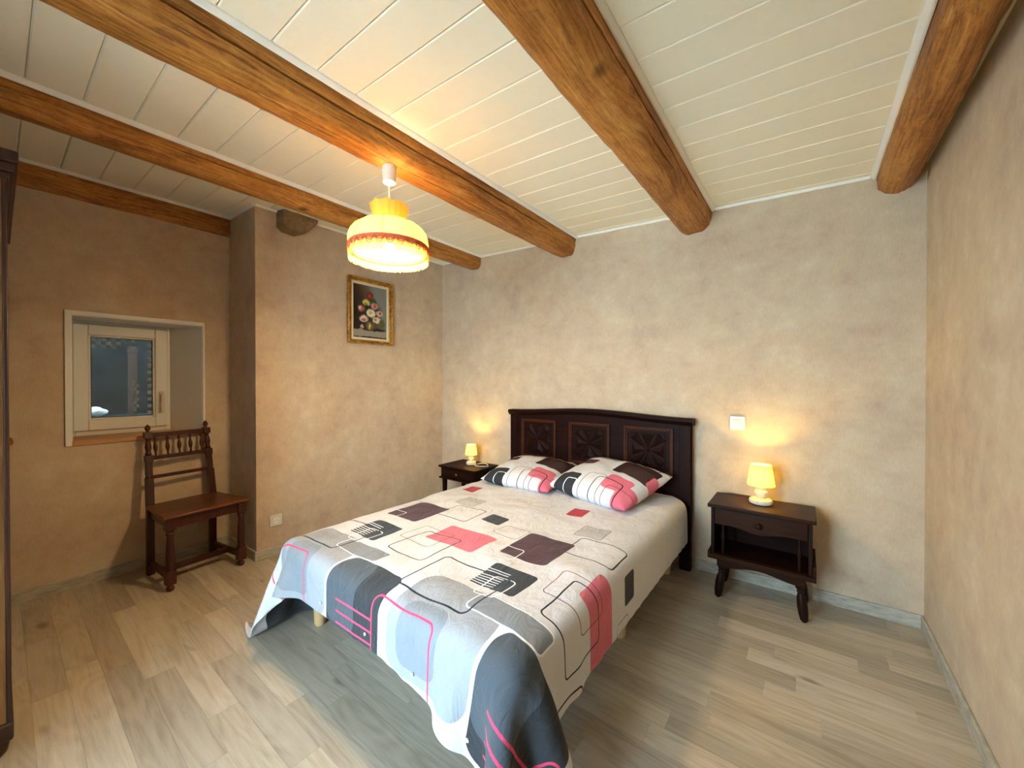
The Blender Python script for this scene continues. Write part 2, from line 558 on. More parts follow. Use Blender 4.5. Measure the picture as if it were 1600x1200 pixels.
# ------------------------------------------------------------------ mesh helpers
class MB:
    """collects shapes; build() links them as ONE mesh object"""

    def __init__(self):
        self.v, self.f = [], []

    def add(self, verts, faces):
        o = len(self.v)
        self.v += [tuple(p) for p in verts]
        self.f += [tuple(i + o for i in f) for f in faces]
        return self

    def box(self, x0, x1, y0, y1, z0, z1):
        return self.add([(x0, y0, z0), (x1, y0, z0), (x1, y1, z0), (x0, y1, z0), (x0, y0, z1), (x1, y0, z1), (x1, y1, z1), (x0, y1, z1)],
                        [(3, 2, 1, 0), (4, 5, 6, 7), (0, 1, 5, 4), (1, 2, 6, 5), (2, 3, 7, 6), (3, 0, 4, 7)])

    def prism(self, poly, axis, a, b):
        """poly is a list of 2D points in the two other axes (cyclic order), extruded from a to b"""
        def P(p, t):
            return {'x': (t, p[0], p[1]), 'y': (p[0], t, p[1]), 'z': (p[0], p[1], t)}[axis]
        n = len(poly)
        vs = [P(p, a) for p in poly] + [P(p, b) for p in poly]
        fs = [tuple(range(n - 1, -1, -1)), tuple(range(n, 2 * n))]
        fs += [(i, (i + 1) % n, n + (i + 1) % n, n + i) for i in range(n)]
        return self.add(vs, fs)

    def lathe(self, prof, cx=0, cy=0, seg=20, ex=1.0, ey=1.0, mat=None, cap=True):
        """prof: (r, z) from bottom to top"""
        vs, fs = [], []
        n = len(prof)
        for r, z in prof:
            for k in range(seg):
                a = 2 * PI * k / seg
                vs.append(Vector((cx + r * ex * math.cos(a), cy + r * ey * math.sin(a), z)))
        for i in range(n - 1):
            for k in range(seg):
                k2 = (k + 1) % seg
                fs.append((i * seg + k, i * seg + k2, (i + 1) * seg + k2, (i + 1) * seg + k))
        if cap:
            fs.append(tuple(range(seg - 1, -1, -1)))
            fs.append(tuple((n - 1) * seg + k for k in range(seg)))
        if mat is not None:
            vs = [mat @ p for p in vs]
        return self.add(vs, fs)

    def tube(self, path, r, seg=8):
        path = [Vector(p) for p in path]
        n = len(path)
        rr = r if hasattr(r, '__len__') else [r] * n
        vs, fs = [], []
        t0 = (path[1] - path[0]).normalized()
        u = t0.cross(Vector((0, 0, 1)))
        if u.length < 1e-3:
            u = t0.cross(Vector((1, 0, 0)))
        u.normalize()
        for i, p in enumerate(path):
            t = (path[min(i + 1, n - 1)] - path[max(i - 1, 0)]).normalized()
            u = (u - t * u.dot(t)).normalized()
            w = t.cross(u)
            for k in range(seg):
                a = 2 * PI * k / seg
                vs.append(p + rr[i] * (math.cos(a) * u + math.sin(a) * w))
        for i in range(n - 1):
            for k in range(seg):
                k2 = (k + 1) % seg
                fs.append((i * seg + k, i * seg + k2, (i + 1) * seg + k2, (i + 1) * seg + k))
        fs.append(tuple(range(seg - 1, -1, -1)))
        fs.append(tuple((n - 1) * seg + k for k in range(seg)))
        return self.add(vs, fs)

    def ball(self, c, rx, ry, rz, seg=16, rings=10):
        prof = [(max(1e-4, math.sin(PI * i / rings)), -math.cos(PI * i / rings)) for i in range(rings + 1)]
        m = Matrix.Translation(c) @ Matrix.Diagonal((rx, ry, rz, 1))
        return self.lathe(prof, seg=seg, mat=m)

    def build(self, name, mat, parent=None, smooth=35, bevel=0.0, seg=2, loc=None):
        me = bpy.data.meshes.new(name)
        me.from_pydata(self.v, [], self.f)
        bm = bmesh.new()
        bm.from_mesh(me)
        bmesh.ops.recalc_face_normals(bm, faces=bm.faces)
        bm.to_mesh(me)
        bm.free()
        me.materials.append(M[mat])
        if smooth:
            me.polygons.foreach_set('use_smooth', [True] * len(me.polygons))
            me.set_sharp_from_angle(angle=math.radians(smooth))
        o = bpy.data.objects.new(name, me)
        COL.objects.link(o)
        if parent is not None:
            o.parent = parent
        if loc is not None:
            o.location = loc
        if bevel:
            b = o.modifiers.new('bevel', 'BEVEL')
            b.width = bevel
            b.segments = seg
            b.limit_method = 'ANGLE'
            b.angle_limit = math.radians(40)
            b.harden_normals = False
        return o


def box(x0, x1, y0, y1, z0, z1):
    return MB().box(x0, x1, y0, y1, z0, z1)


def struct(o):
    o['kind'] = 'structure'
    return o


def tag(o, label, cat, group=None):
    o['label'] = label
    o['category'] = cat
    if group:
        o['group'] = group
    return o


def thing(name, label, cat, loc=(0, 0, 0), rz=0.0, group=None):
    o = bpy.data.objects.new(name, None)
    o.empty_display_size = 0.1
    COL.objects.link(o)
    o.location = loc
    o.rotation_euler = (0, 0, rz)
    return tag(o, label, cat, group)


def copy_child(src, parent, loc=None, rot=None):
    c = src.copy()
    COL.objects.link(c)
    c.parent = parent
    if loc is not None:
        c.location = loc
    if rot is not None:
        c.rotation_euler = rot
    return c


def nz(x, y=0.0, z=0.0):
    return mnoise.noise(Vector((x, y, z)))


# ------------------------------------------------------------------ floor of single laminate planks
floor = struct(box(-4.10, 0.02, YF - 0.02, 0.02, -0.06, -0.010).build('floor', 'slab', smooth=0))
plank_mesh = None
rnd = random.Random(11)
PITCH = 0.0985
y = -0.006
while y > YF:
    x = -4.09 - rnd.uniform(0, 0.7)
    while x < 0.0:
        ln = rnd.choice((0.48, 0.55, 0.66, 0.78, 0.9, 0.98))
        a, b = max(x, -4.09), min(x + ln, 0.0)
        if b - a > 0.03:
            if plank_mesh is None:
                p = box(-.5, .5, -.5, .5, -.5, .5).build('plank', 'laminate', floor, smooth=0)
                plank_mesh = p.data
            else:
                p = bpy.data.objects.new('plank', plank_mesh)
                COL.objects.link(p)
                p.parent = floor
            ylo = max(y - PITCH, YF - 0.01)
            p.location = ((a + b) / 2, (y + ylo) / 2, -0.005)
            p.scale = (b - a - 0.0005, y - ylo - 0.0005, 0.010)
        x += ln
    y -= PITCH

# ------------------------------------------------------------------ walls
HT = 2.62
struct(box(-W - 0.25, 0.25, 0.0, 0.25, -0.06, HT).build('wall_back', 'wallpaper', smooth=0))
struct(box(0.0, 0.25, YF - 0.25, 0.0, -0.06, HT).build('wall_right', 'wallpaper', smooth=0))
struct(box(-W - 0.9, -W, YC, 0.0, -0.06, HT).build('wall_left', 'wallpaper', smooth=0))
OY0, OY1, OZ0, OZ1 = -2.562, -1.918, 0.895, 1.665     # window opening in the recessed wall
XO = -4.52
wl = MB()
wl.box(XO, -W2, YF - 0.25, YC, -0.06, OZ0 - 0.03)
wl.box(XO, -W2, YF - 0.25, YC, OZ1, HT)
wl.box(XO, -W2, YF - 0.25, OY0, OZ0 - 0.03, OZ1)
wl.prism([(-W2, OY1), (-W2, YC), (XO, YC), (XO, -2.045), (-4.34, -2.045)], 'z', OZ0 - 0.03, OZ1)
struct(wl.build('wall_left_recess', 'wallpaper', smooth=0))
wf = MB()
wf.box(XO, DX0, YF - 0.25, YF, -0.06, HT)
wf.box(DX1, 0.0, YF - 0.25, YF, -0.06, HT)
wf.box(DX0, DX1, YF - 0.25, YF, DZ1, HT)
struct(wf.build('wall_front', 'wallpaper', smooth=0))

# ------------------------------------------------------------------ skirting boards
SH, ST = 0.068, 0.012


def skirt(name, poly, axis, a, b):
    struct(MB().prism(poly, axis, a, b).build(name, 'skirting', smooth=0, bevel=0.002))


skirt('baseboard_back', [(0, 0), (-ST, 0), (-ST, SH - .003), (-ST + .003, SH), (0, SH)], 'x', -W + ST, -ST)
skirt('baseboard_right', [(0, 0), (0, SH), (-ST + .003, SH), (-ST, SH - .003), (-ST, 0)], 'y', YF, 0)
skirt('baseboard_left', [(-W, 0), (-W + ST, 0), (-W + ST, SH - .003), (-W + ST - .003, SH), (-W, SH)], 'y', YC - ST, 0)
skirt('baseboard_left_return', [(YC, 0), (YC - ST, 0), (YC - ST, SH - .003), (YC - ST + .003, SH), (YC, SH)], 'x', -W2 + ST, -W)
skirt('baseboard_left_recess', [(-W2, 0), (-W2 + ST, 0), (-W2 + ST, SH - .003), (-W2 + ST - .003, SH), (-W2, SH)], 'y', YF, YC)

# ------------------------------------------------------------------ ceiling: single white panels between the beams
CT = math.atan(0.0398)
ceiling = bpy.data.objects.new('ceiling', None)
ceil_o = MB()
ceil_o.add([(-4.3, YF - .02, ceil_z(-4.3) + .016), (.02, YF - .02, ceil_z(.02) + .016), (.02, .02, ceil_z(.02) + .016), (-4.3, .02, ceil_z(-4.3) + .016),
            (-4.3, YF - .02, ceil_z(-4.3) + .08), (.02, YF - .02, ceil_z(.02) + .08), (.02, .02, ceil_z(.02) + .08), (-4.3, .02, ceil_z(-4.3) + .08)],
           [(3, 2, 1, 0), (4, 5, 6, 7), (0, 1, 5, 4), (1, 2, 6, 5), (2, 3, 7, 6), (3, 0, 4, 7)])
ceiling = struct(ceil_o.build('ceiling', 'ceiling_panel', smooth=0))
CP = 0.1575
BAYS = [(-4.06, -3.17, -0.085), (-3.0, -2.20, -0.085), (-1.975, -1.22, -0.055), (-0.985, -0.03, -0.055)]
for (xa, xb, off) in BAYS:
    ln = (xb - xa) / math.cos(CT)
    mesh = None
    rows = [(0.0, off)]
    while rows[-1][1] > YF:
        rows.append((rows[-1][1], rows[-1][1] - CP))
    for (y1, y0) in rows:
        hw = (y1 - y0) / 2 - 0.0007
        if mesh is None or abs(hw - CP / 2 + .0007) > 1e-5:
            pl = MB().prism([(-hw, .016), (-hw, .0045), (-hw + .0045, 0), (hw - .0045, 0), (hw, .0045), (hw, .016)], 'x', -ln / 2, ln / 2)
            o = pl.build('plank', 'ceiling_panel', ceiling, smooth=0)
            if abs(hw - CP / 2 + .0007) < 1e-5:
                mesh = o.data
        else:
            o = bpy.data.objects.new('plank', mesh)
            COL.objects.link(o)
            o.parent = ceiling
        xm = (xa + xb) / 2
        o.location = (xm, (y0 + y1) / 2, ceil_z(xm))
        o.rotation_euler = (0, CT, 0)

# ------------------------------------------------------------------ beams


def beam(name, label, x_ref, prof, y0, y1, seed, crack=(), wob=0.008, group='oak ceiling beams', nseg=90):
    """prof: (dx, dz) from one ceiling edge round the underside; crack: (fraction of the girth, t0, t1, depth)"""
    # girth-parametrised, slightly rounded profile
    pts = []
    for i in range(len(prof) - 1):
        a, b = prof[i], prof[i + 1]
        n = max(2, int(math.hypot(b[0] - a[0], b[1] - a[1]) / 0.008))
        pts += [[a[0] + (b[0] - a[0]) * k / n, a[1] + (b[1] - a[1]) * k / n] for k in range(n)]
    pts.append(list(prof[-1]))
    for _ in range(4):
        q = [p[:] for p in pts]
        for i in range(1, len(pts) - 1):
            for c in (0, 1):
                q[i][c] = 0.5 * pts[i][c] + 0.25 * (pts[i - 1][c] + pts[i + 1][c])
        pts = q
    cum = [0.0]
    for i in range(1, len(pts)):
        cum.append(cum[-1] + math.hypot(pts[i][0] - pts[i - 1][0], pts[i][1] - pts[i - 1][1]))
    G = cum[-1]
    P_ = np.array(pts)

    def at_s(s):
        return np.interp(s, cum, P_[:, 0]), np.interp(s, cum, P_[:, 1])

    cr = sorted(crack)
    nper = [max(3, int(G / (len(cr) + 1) / 0.011))] * (len(cr) + 1)
    cx, cz = float(P_[:, 0].mean()), -0.03
    ymid = (y0 + y1) / 2
    vs, fs = [], []
    npt = None
    for j in range(nseg + 1):
        t = j / nseg
        yy = y0 + (y1 - y0) * t
        anch, cpos = [0.0], []
        for (fr, t0, t1, dep) in cr:
            sc = fr * G + 0.012 * nz(yy * 1.1 + seed, fr * 9, 1.0) + 0.003 * nz(yy * 9, seed, fr)
            k = max(0.0, min(1.0, (t - t0) * 9, (t1 - t) * 9)) * (0.8 + 0.4 * nz(yy * 6, 2.0, seed))
            cpos.append((sc, dep * max(0.0, k), 0.0018 + 0.0032 * max(0, k)))
        ring = []
        s_prev = 0.0
        for ci in range(len(cr) + 1):
            s_next = cpos[ci][0] - cpos[ci][2] if ci < len(cr) else G
            n = nper[ci]
            for k in range(n + 1):
                ring.append((s_prev + (s_next - s_prev) * k / n, 0.0))
            if ci < len(cr):
                ring.append((cpos[ci][0], cpos[ci][1]))
                s_prev = cpos[ci][0] + cpos[ci][2]
        npt = len(ring)
        for (s, dep) in ring:
            dx, dz = at_s(s)
            e = s / G
            amp = wob * min(1.0, 6 * e, 6 * (1 - e))
            d = amp * (1.2 * nz(yy * 0.9 + seed, s * 9, seed) + 0.7 * nz(yy * 3.2 + seed, s * 28, 3.1) + 0.4 * nz(yy * 9, s * 50, seed) + 0.22 * nz(yy * 30, s * 70, seed))
            vx, vz = dx - cx, dz - cz
            l = math.hypot(vx, vz) or 1
            vs.append((dx + vx / l * (d - dep), yy - ymid, dz + vz / l * (d - dep)))
    for j in range(nseg):
        for i in range(npt - 1):
            a = j * npt + i
            fs.append((a, a + 1, a + npt + 1, a + npt))
    fs.append(tuple(range(npt)))
    fs.append(tuple(nseg * npt + i for i in range(npt)))
    fs += [(j * npt, (j + 1) * npt, (j + 1) * npt + npt - 1, j * npt + npt - 1) for j in range(nseg)]
    o = MB().add(vs, fs).build(name, 'beam_oak', smooth=45)
    o.location = (x_ref, ymid, ceil_z(x_ref))
    tag(o, label, 'beam', group)
    return o


T = 0.018   # the beams reach up past the panels
pC = [(0, T), (-.004, -.05), (-.02, -.115), (-.045, -.138), (-.115, -.147), (-.165, -.133), (-.205, -.108), (-.235, -.06), (-.235, T)]
pD = [(0, T), (0, -.06), (-.015, -.10), (-.048, -.135), (-.145, -.136), (-.195, -.105), (-.235, -.04), (-.24, T)]
pB = [(0, T), (-.01, -.10), (-.03, -.118), (-.10, -.118), (-.155, -.098), (-.185, -.075), (-.2, T)]
pE = [(.155, T), (.15, -.06), (.13, -.10), (.075, -.124), (.02, -.10), (-.002, -.065), (0, T)]
beam('ceiling_beam', 'long oak ceiling beam that carries the fringed pendant lamp', -1.975, pC, YF + .01, 0.004, 1.0, crack=[(.17, .05, .93, .03), (.40, .5, .8, .008)])
beam('ceiling_beam', 'thick oak ceiling beam ending on the wall right of the headboard, second from right', -0.985, pD, YF + .01, 0.004, 4.0, crack=[(.17, .1, .985, .04), (.28, .62, .8, .02)])
beam('ceiling_beam', 'long oak ceiling beam running above the framed flower painting', -3.0, pB, YF + .01, 0.004, 8.0, crack=[(.17, .28, .5, .015), (.22, .60, .93, .016)], wob=0.006)
beam('ceiling_beam', 'rounded oak ceiling beam beside the right wall', -0.187, pE, YF + .01, 0.004, 12.0, wob=0.012)
pA = [(.035, T), (.035, -.10), (.025, -.135), (.0, -.145), (-.02, -.145)]
oA = beam('wall_beam', 'dark oak beam set along the wall top above the small window', -4.044, pA, YF + .01, YC - 0.002, 16.0, wob=0.005, group='oak ceiling beams')

st = MB()
sv = []
for (a, s) in ((0.0, 1.0), (0.115, 0.86)):
    ring = [(-1.615, 2.50), (-1.615, 2.37), (-1.58, 2.343), (-1.49, 2.335), (-1.40, 2.385), (-1.33, 2.46), (-1.33, 2.50)]
    cyy, czz = -1.47, 2.47
    for (yy, zz) in ring:
        sv.append((a - .03 + 0.012 * nz(yy * 20, zz * 20), cyy + (yy - cyy) * s + 0.006 * nz(yy * 31, a), czz + (zz - czz) * s))
nr = 7
st.add(sv, [tuple(range(nr)), tuple(range(nr, 2 * nr))] + [(i, (i + 1) % nr, nr + (i + 1) % nr, nr + i) for i in range(nr)])
so = st.build('beam_stub', 'stub_oak', smooth=0, bevel=0.006, loc=(-W, 0, 0))
tag(so, 'rough sawn-off beam stub poking from the wall near the corner', 'beam')

# ------------------------------------------------------------------ white cover strips (ceiling to beams and walls)
tn = 0


def strip(poly, y0, y1, x_at):
    global tn
    tn += 1
    z = ceil_z(x_at)
    struct(MB().prism([(x_at + a, z + b) for a, b in poly], 'y', y0, y1).build('trim_%d' % tn, 'trim_white', smooth=0, bevel=0.003))


for xr, xl in ((-1.975, -1.975 - .236), (-.985, -.985 - .241), (-3.0, -3.0 - .201)):
    strip([(0.001, .010), (0.001, -.020), (.010, -.020), (.022, -.006), (.022, .010)], YF, 0, xr)
    strip([(-0.001, .010), (-0.001, -.014), (-.008, -.014), (-.014, -.004), (-.014, .010)], YF, 0, xl)
strip([(-.002, .010), (-.002, -.020), (-.012, -.020), (-.028, -.006), (-.028, .010)], YF, 0, -.187)
strip([(.036, .010), (.036, -.018), (.046, -.018), (.056, -.005), (.056, .010)], YF, YC, -4.044)


def strip_x(xa, xb, yw):
    global tn
    tn += 1
    vs = []
    for x in (xa, xb):
        z = ceil_z(x)
        vs += [(x, yw, z + .01), (x, yw, z - .014), (x, yw - .010, z - .014), (x, yw - .016, z - .003), (x, yw - .016, z + .01)]
    fs = [(0, 1, 2, 3, 4), (9, 8, 7, 6, 5)] + [(i, (i + 1) % 5, 5 + (i + 1) % 5, 5 + i) for i in range(5)]
    struct(MB().add(vs, fs).build('trim_%d' % tn, 'trim_white', smooth=0))


strip_x(-2.98, -2.215, 0.0)
strip_x(-1.955, -1.23, 0.0)
strip_x(-.965, -.215, 0.0)
strip_x(-3.545, -3.2, 0.0)
strip_x(-3.99, -W - .001, YC)
strip([(.001, .010), (.001, -.014), (.008, -.014), (.014, -.004), (.014, .010)], YC, 0, -W)

# ------------------------------------------------------------------ small window in the recessed wall
win = struct(bpy.data.objects.new('window_1', None))
COL.objects.link(win)
win.location = (-W2, -2.24, OZ0)
WX = -4.30


def wchild(mb, name, mat, **k):
    """mesh given in room coordinates, re-based to the window's Empty"""
    par = k.pop('par', win)
    mb.v = [(a + W2, b + 2.24, c - OZ0) for a, b, c in mb.v]
    return mb.build(name, mat, par, **k)


f = MB()   # cover strip round the opening
f.box(-W2 - .002, -W2 + .012, OY0 - .028, OY0, OZ0 - .03, OZ1 + .026)
f.box(-W2 - .002, -W2 + .012, OY1, OY1 + .012, OZ0, OZ1 + .026)
f.box(-W2 - .002, -W2 + .012, OY0, OY1, OZ1, OZ1 + .026)
wchild(f, 'cover_strip', 'trim_white', bevel=.002)
wchild(MB().prism([(-W2 + .001, OY1 - .003), (-W2 + .001, OY1 + .002), (-4.34, -2.043), (-4.34, -2.048)], 'z', OZ0, OZ1), 'reveal_side', 'plaster_white', smooth=0)
wchild(box(-4.40, -W2 + .001, OY0, OY0 + .004, OZ0, OZ1), 'reveal_side', 'plaster_white', smooth=0)
wchild(MB().prism([(-W2 + .001, OY0), (-W2 + .001, OY1), (-4.34, -2.045), (-4.40, -2.045), (-4.40, OY0)], 'z', OZ1 - .004, OZ1 + .0), 'reveal_top', 'plaster_white', smooth=0)
wchild(MB().prism([(-W2 + .012, OY0), (-W2 + .012, OY1), (-W2, OY1), (-4.34, -2.045), (-4.40, -2.045), (-4.40, OY0)], 'z', OZ0 - .03, OZ0), 'window_sill', 'sill_pine', smooth=0, bevel=.003)


def frame_mb(x0, x1, y0, y1, z0, z1, w):
    m = MB()
    m.box(x0, x1, y0, y0 + w, z0, z1)
    m.box(x0, x1, y1 - w, y1, z0, z1)
    m.box(x0, x1, y0 + w, y1 - w, z0, z0 + w)
    m.box(x0, x1, y0 + w, y1 - w, z1 - w, z1)
    return m


wchild(frame_mb(WX - .07, WX - .02, OY0 + .004, -2.045, OZ0, OZ1 - .005, .034), 'window_frame', 'pvc_white', bevel=.003)
sash = wchild(frame_mb(WX - .055, WX, -2.537, -2.062, .928, 1.641, .070), 'sash', 'pvc_white', bevel=.006)
wchild(frame_mb(WX - .04, WX - .012, -2.467, -2.132, .998, 1.571, .012), 'glazing_bead', 'pvc_white', bevel=.004, par=sash)
wchild(frame_mb(WX - .03, WX - .022, -2.455, -2.144, 1.010, 1.559, .004), 'seal', 'rubber_grey', smooth=0, par=sash)
wchild(box(WX - .031, WX - .027, -2.455, -2.144, 1.010, 1.559), 'pane', 'window_glass', smooth=0, par=sash)
hd = MB()
hd.box(WX, WX + .010, -2.113, -2.085, 1.115, 1.185)
hd.lathe([(.009, 0), (.009, .03)], mat=Matrix.Translation((WX + .008, -2.099, 1.155)) @ Matrix.Rotation(PI / 2, 4, 'Y'), seg=12)
hd.box(WX + .030, WX + .044, -2.109, -2.089, 1.035, 1.168)
wchild(hd, 'handle', 'plastic_white', bevel=.004, par=sash)
fl = MB()    # pale squares on the pane, standing in for a chequered sheet outside
S = 0.0245
for r in range(3):
    for c in range(9 - 2 * r):
        if (r + c) % 2 == 0:
            a = -2.455 + c * S
            fl.box(WX - .0268, WX - .0262, a, a + S, 1.559 - (r + 1) * S, 1.559 - r * S)
for r in range(1, 22, 2):
    fl.box(WX - .0268, WX - .0262, -2.144 - 1.15 * S, -2.144 - .15 * S, 1.559 - (r + 1) * S, 1.559 - r * S)
for r in range(12, 21):
    a = -2.246 + (r % 2) * S * .6
    fl.box(WX - .0268, WX - .0262, a, a + S * .6, 1.559 - (r + .9) * S, 1.559 - r * S)
n = NT('film')
_t = n.node('ShaderNodeBsdfTranslucent')
_t.inputs['Color'].default_value = lin(225, 232, 235)
n.base(lin(225, 232, 235), 0.5)
_m = n.node('ShaderNodeMixShader')
_m.inputs[0].default_value = 0.7
n.link(n.bsdf.outputs[0], _m.inputs[1])
n.link(_t.outputs[0], _m.inputs[2])
n.link(_m.outputs[0], n.out.inputs['Surface'])
M['film'] = n.m
wchild(fl, 'chequered_film', 'film', smooth=0, par=sash)['kind'] = 'stuff'

# outside the small window: a dark-coloured wall added to block the sky, and the ground
def make_garden():
    n = NT('garden_stone')
    p = n.pos()
    vo = n.node('ShaderNodeTexVoronoi')
    n.link(n.scale(p, (1, 4, 6)), vo.inputs['Vector'])
    vo.inputs['Scale'].default_value = 1.0
    f = n.noise(p, 5, 5)
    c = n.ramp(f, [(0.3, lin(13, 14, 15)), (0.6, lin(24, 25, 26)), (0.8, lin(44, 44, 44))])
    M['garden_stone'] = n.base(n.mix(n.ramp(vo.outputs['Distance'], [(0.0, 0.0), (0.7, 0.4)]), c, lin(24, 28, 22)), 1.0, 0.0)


make_garden()
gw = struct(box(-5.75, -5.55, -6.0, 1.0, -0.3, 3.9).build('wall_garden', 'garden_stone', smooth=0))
gr = struct(box(-9.0, 3.0, -9.0, 1.0, -0.36, -0.10).build('ground', 'exterior', smooth=0))

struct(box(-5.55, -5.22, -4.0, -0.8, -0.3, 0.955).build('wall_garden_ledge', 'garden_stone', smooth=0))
plain('pale_stone', lin(120, 124, 122), 0.9, 0.1, var=0.25, nscale=40)
bl = MB().ball((0, 0, 0), .06, .085, .045, 18, 12)  # lump added to give the pale patch low in the pane
bl.v = [(x * (1 + .25 * nz(x * 30, y_ * 25, z_ * 30)), y_ * (1 + .25 * nz(y_ * 22, z_ * 30, 4)), z_ * (1 + .2 * nz(x * 25, y_ * 25, 7))) for x, y_, z_ in bl.v]
tag(bl.build('stone', 'pale_stone', loc=(-5.34, -2.34, 0.995)), 'pale stone on the ledge outside the small window', 'stone')
pw = MB().box(-.02, .02, -.028, .028, 0, .62)
pw.box(-.021, .021, -.034, .034, .56, .60)
wood('weathered_post', lin(24, 18, 15), lin(38, 29, 24), lin(54, 42, 34), 'z', 0.9, 1.0, 0.2, 0.05)
tag(pw.build('wooden_post', 'weathered_post', smooth=0, bevel=.003, loc=(-5.40, -2.085, 0.955)), 'weathered brown post outside the small window', 'post')

# ------------------------------------------------------------------ glazed door behind the camera
door = struct(bpy.data.objects.new('door_1', None))
COL.objects.link(door)
door.location = ((DX0 + DX1) / 2, YF - .10, 0)


def dframe(x0, x1, y0, y1, z0, z1, w, wb):
    m = MB()
    m.box(x0, x0 + w, y0, y1, z0, z1)
    m.box(x1 - w, x1, y0, y1, z0, z1)
    m.box(x0 + w, x1 - w, y0, y1, z0, z0 + wb)
    m.box(x0 + w, x1 - w, y0, y1, z1 - w, z1)
    return m


hw = (DX1 - DX0) / 2
dframe(-hw, hw, -.05, .03, 0, DZ1, .04, .02).build('door_frame', 'pvc_white', door, bevel=.003)
for s in (-1, 1):
    a, b = (-hw + .045, -.004) if s < 0 else (.004, hw - .045)
    leaf = dframe(a, b, -.03, .02, .025, DZ1 - .045, .07, .10).build('door_leaf', 'pvc_white', door, bevel=.004)
    box(a + .07, b - .07, -.004, .0, .125, DZ1 - .115).build('pane', 'window_glass', leaf, smooth=0)

# ------------------------------------------------------------------ bed: headboard, box spring, feet
bed = thing('bed', 'double bed with dark carved wooden headboard against the back wall', 'bed', (-1.835, -0.03, 0))
HB = 0.745                                      # half width of the headboard


def top_z(x):
    return 0.995 + 0.032 * (0.5 + 0.5 * math.cos(PI * min(1, abs(x) / HB)))


N = 40
xs = [-HB + 2 * HB * i / N for i in range(N + 1)]
vs, fs = [], []
for x in xs:
    z = top_z(x) - .02
    vs += [(x, -.045, .30), (x, -.005, .30), (x, -.005, z), (x, -.045, z)]
for i in range(N):
    a = 4 * i
    fs += [(a + k, a + (k + 1) % 4, a + 4 + (k + 1) % 4, a + 4 + k) for k in range(4)]
fs += [(3, 2, 1, 0), (4 * N, 4 * N + 1, 4 * N + 2, 4 * N + 3)]
headboard = MB().add(vs, fs).build('headboard', 'dark_walnut', bed, smooth=30, bevel=.003)
vs, fs = [], []
prof = [(-.052, -.030), (-.064, -.016), (-.072, -.004), (-.072, .010), (-.060, .016), (.012, .016), (.012, -.030)]
np_ = len(prof)
for x in [x * 1.02 for x in xs]:
    z = top_z(min(HB, max(-HB, x / 1.02)))
    vs += [(x, a, z + b) for a, b in prof]
for i in range(N):
    a = np_ * i
    fs += [(a + k, a + (k + 1) % np_, a + np_ + (k + 1) % np_, a + np_ + k) for k in range(np_)]
fs += [tuple(range(np_)), tuple(np_ * N + k for k in range(np_))]
MB().add(vs, fs).build('cap_moulding', 'dark_walnut', headboard, smooth=30)
for s in (-1, 1):
    x = s * (HB - .035)
    box(x - .035, x + .035, -.055, 0, 0.0, top_z(x) - .03).build('post', 'dark_walnut_upright', headboard, bevel=.004)
for cx in (-.4525, .0115, .4645):
    w2, z0, z1 = .172, .612, .938
    # raised moulding round the panel, then a sunk field with a carved rosette
    fr = MB()
    for (o, i, ya, yb) in ((.0, .014, -.058, -.045), (.014, .024, -.052, -.045)):
        fr.box(cx - w2 + o, cx - w2 + i, ya, yb, z0 + o, z1 - o)
        fr.box(cx + w2 - i, cx + w2 - o, ya, yb, z0 + o, z1 - o)
        fr.box(cx - w2 + i, cx + w2 - i, ya, yb, z0 + o, z0 + i)
        fr.box(cx - w2 + i, cx + w2 - i, ya, yb, z1 - i, z1 - o)
    fr.build('panel_moulding', 'walnut_edge', headboard, bevel=.003)
    cz = (z0 + z1) / 2
    s = .118
    box(cx - s, cx + s, -.050, -.045, cz - s, cz + s).build('panel_field', 'dark_walnut', headboard, bevel=.002)
    for k in range(8):
        a = PI / 4 * k
        r0, r1, hwd = .006, (.110 if k % 2 == 0 else .140), (.046 if k % 2 == 0 else .034)
        d, t = Vector((math.cos(a), 0, math.sin(a))), Vector((-math.sin(a), 0, math.cos(a)))
        c0 = Vector((cx, -.050, cz))
        tip = c0 + d * r0
        e1, e2 = c0 + d * r1 + t * hwd, c0 + d * r1 - t * hwd
        rid = c0 + d * (r1 * .80) + Vector((0, -.013, 0))
        MB().add([tip, e1, e2, rid], [(0, 1, 3), (1, 2, 3), (2, 0, 3), (0, 2, 1)]).build('petal', 'dark_walnut', headboard, smooth=0)
    MB().ball((cx, -.052, cz), .012, .010, .012, 10, 6).build('boss', 'dark_walnut', headboard)
BX0, BX1, BY0, BY1 = -0.70, 0.70, -1.93, -0.06
box(BX0, BX1, -1.85, BY1, .20, .268).build('box_spring', 'base_cloth', bed, bevel=.02)
for (x, yy) in ((-.66, -1.80), (.62, -1.80), (-.62, -.95), (.62, -.95), (-.62, -.16), (.62, -.16)):
    MB().lathe([(.024, 0), (.028, .01), (.033, .20)], x, yy, 16).build('leg', 'pale_wood', bed)

mat_ = box(-.71, .71, -.93, .93, .27, .465)
mo = mat_.build('mattress', 'mattress_cloth', bevel=.045, seg=4, loc=(-1.835, -1.03, 0))
tag(mo, 'white mattress under the printed duvet cover', 'mattress')

# ------------------------------------------------------------------ duvet: cloth draped over the mattress (position based dynamics)
U0, U1 = -2.57 - .42, -1.09 + .22
V1, V0 = -0.10, -2.02 - .165
NU, NV = 78, 80


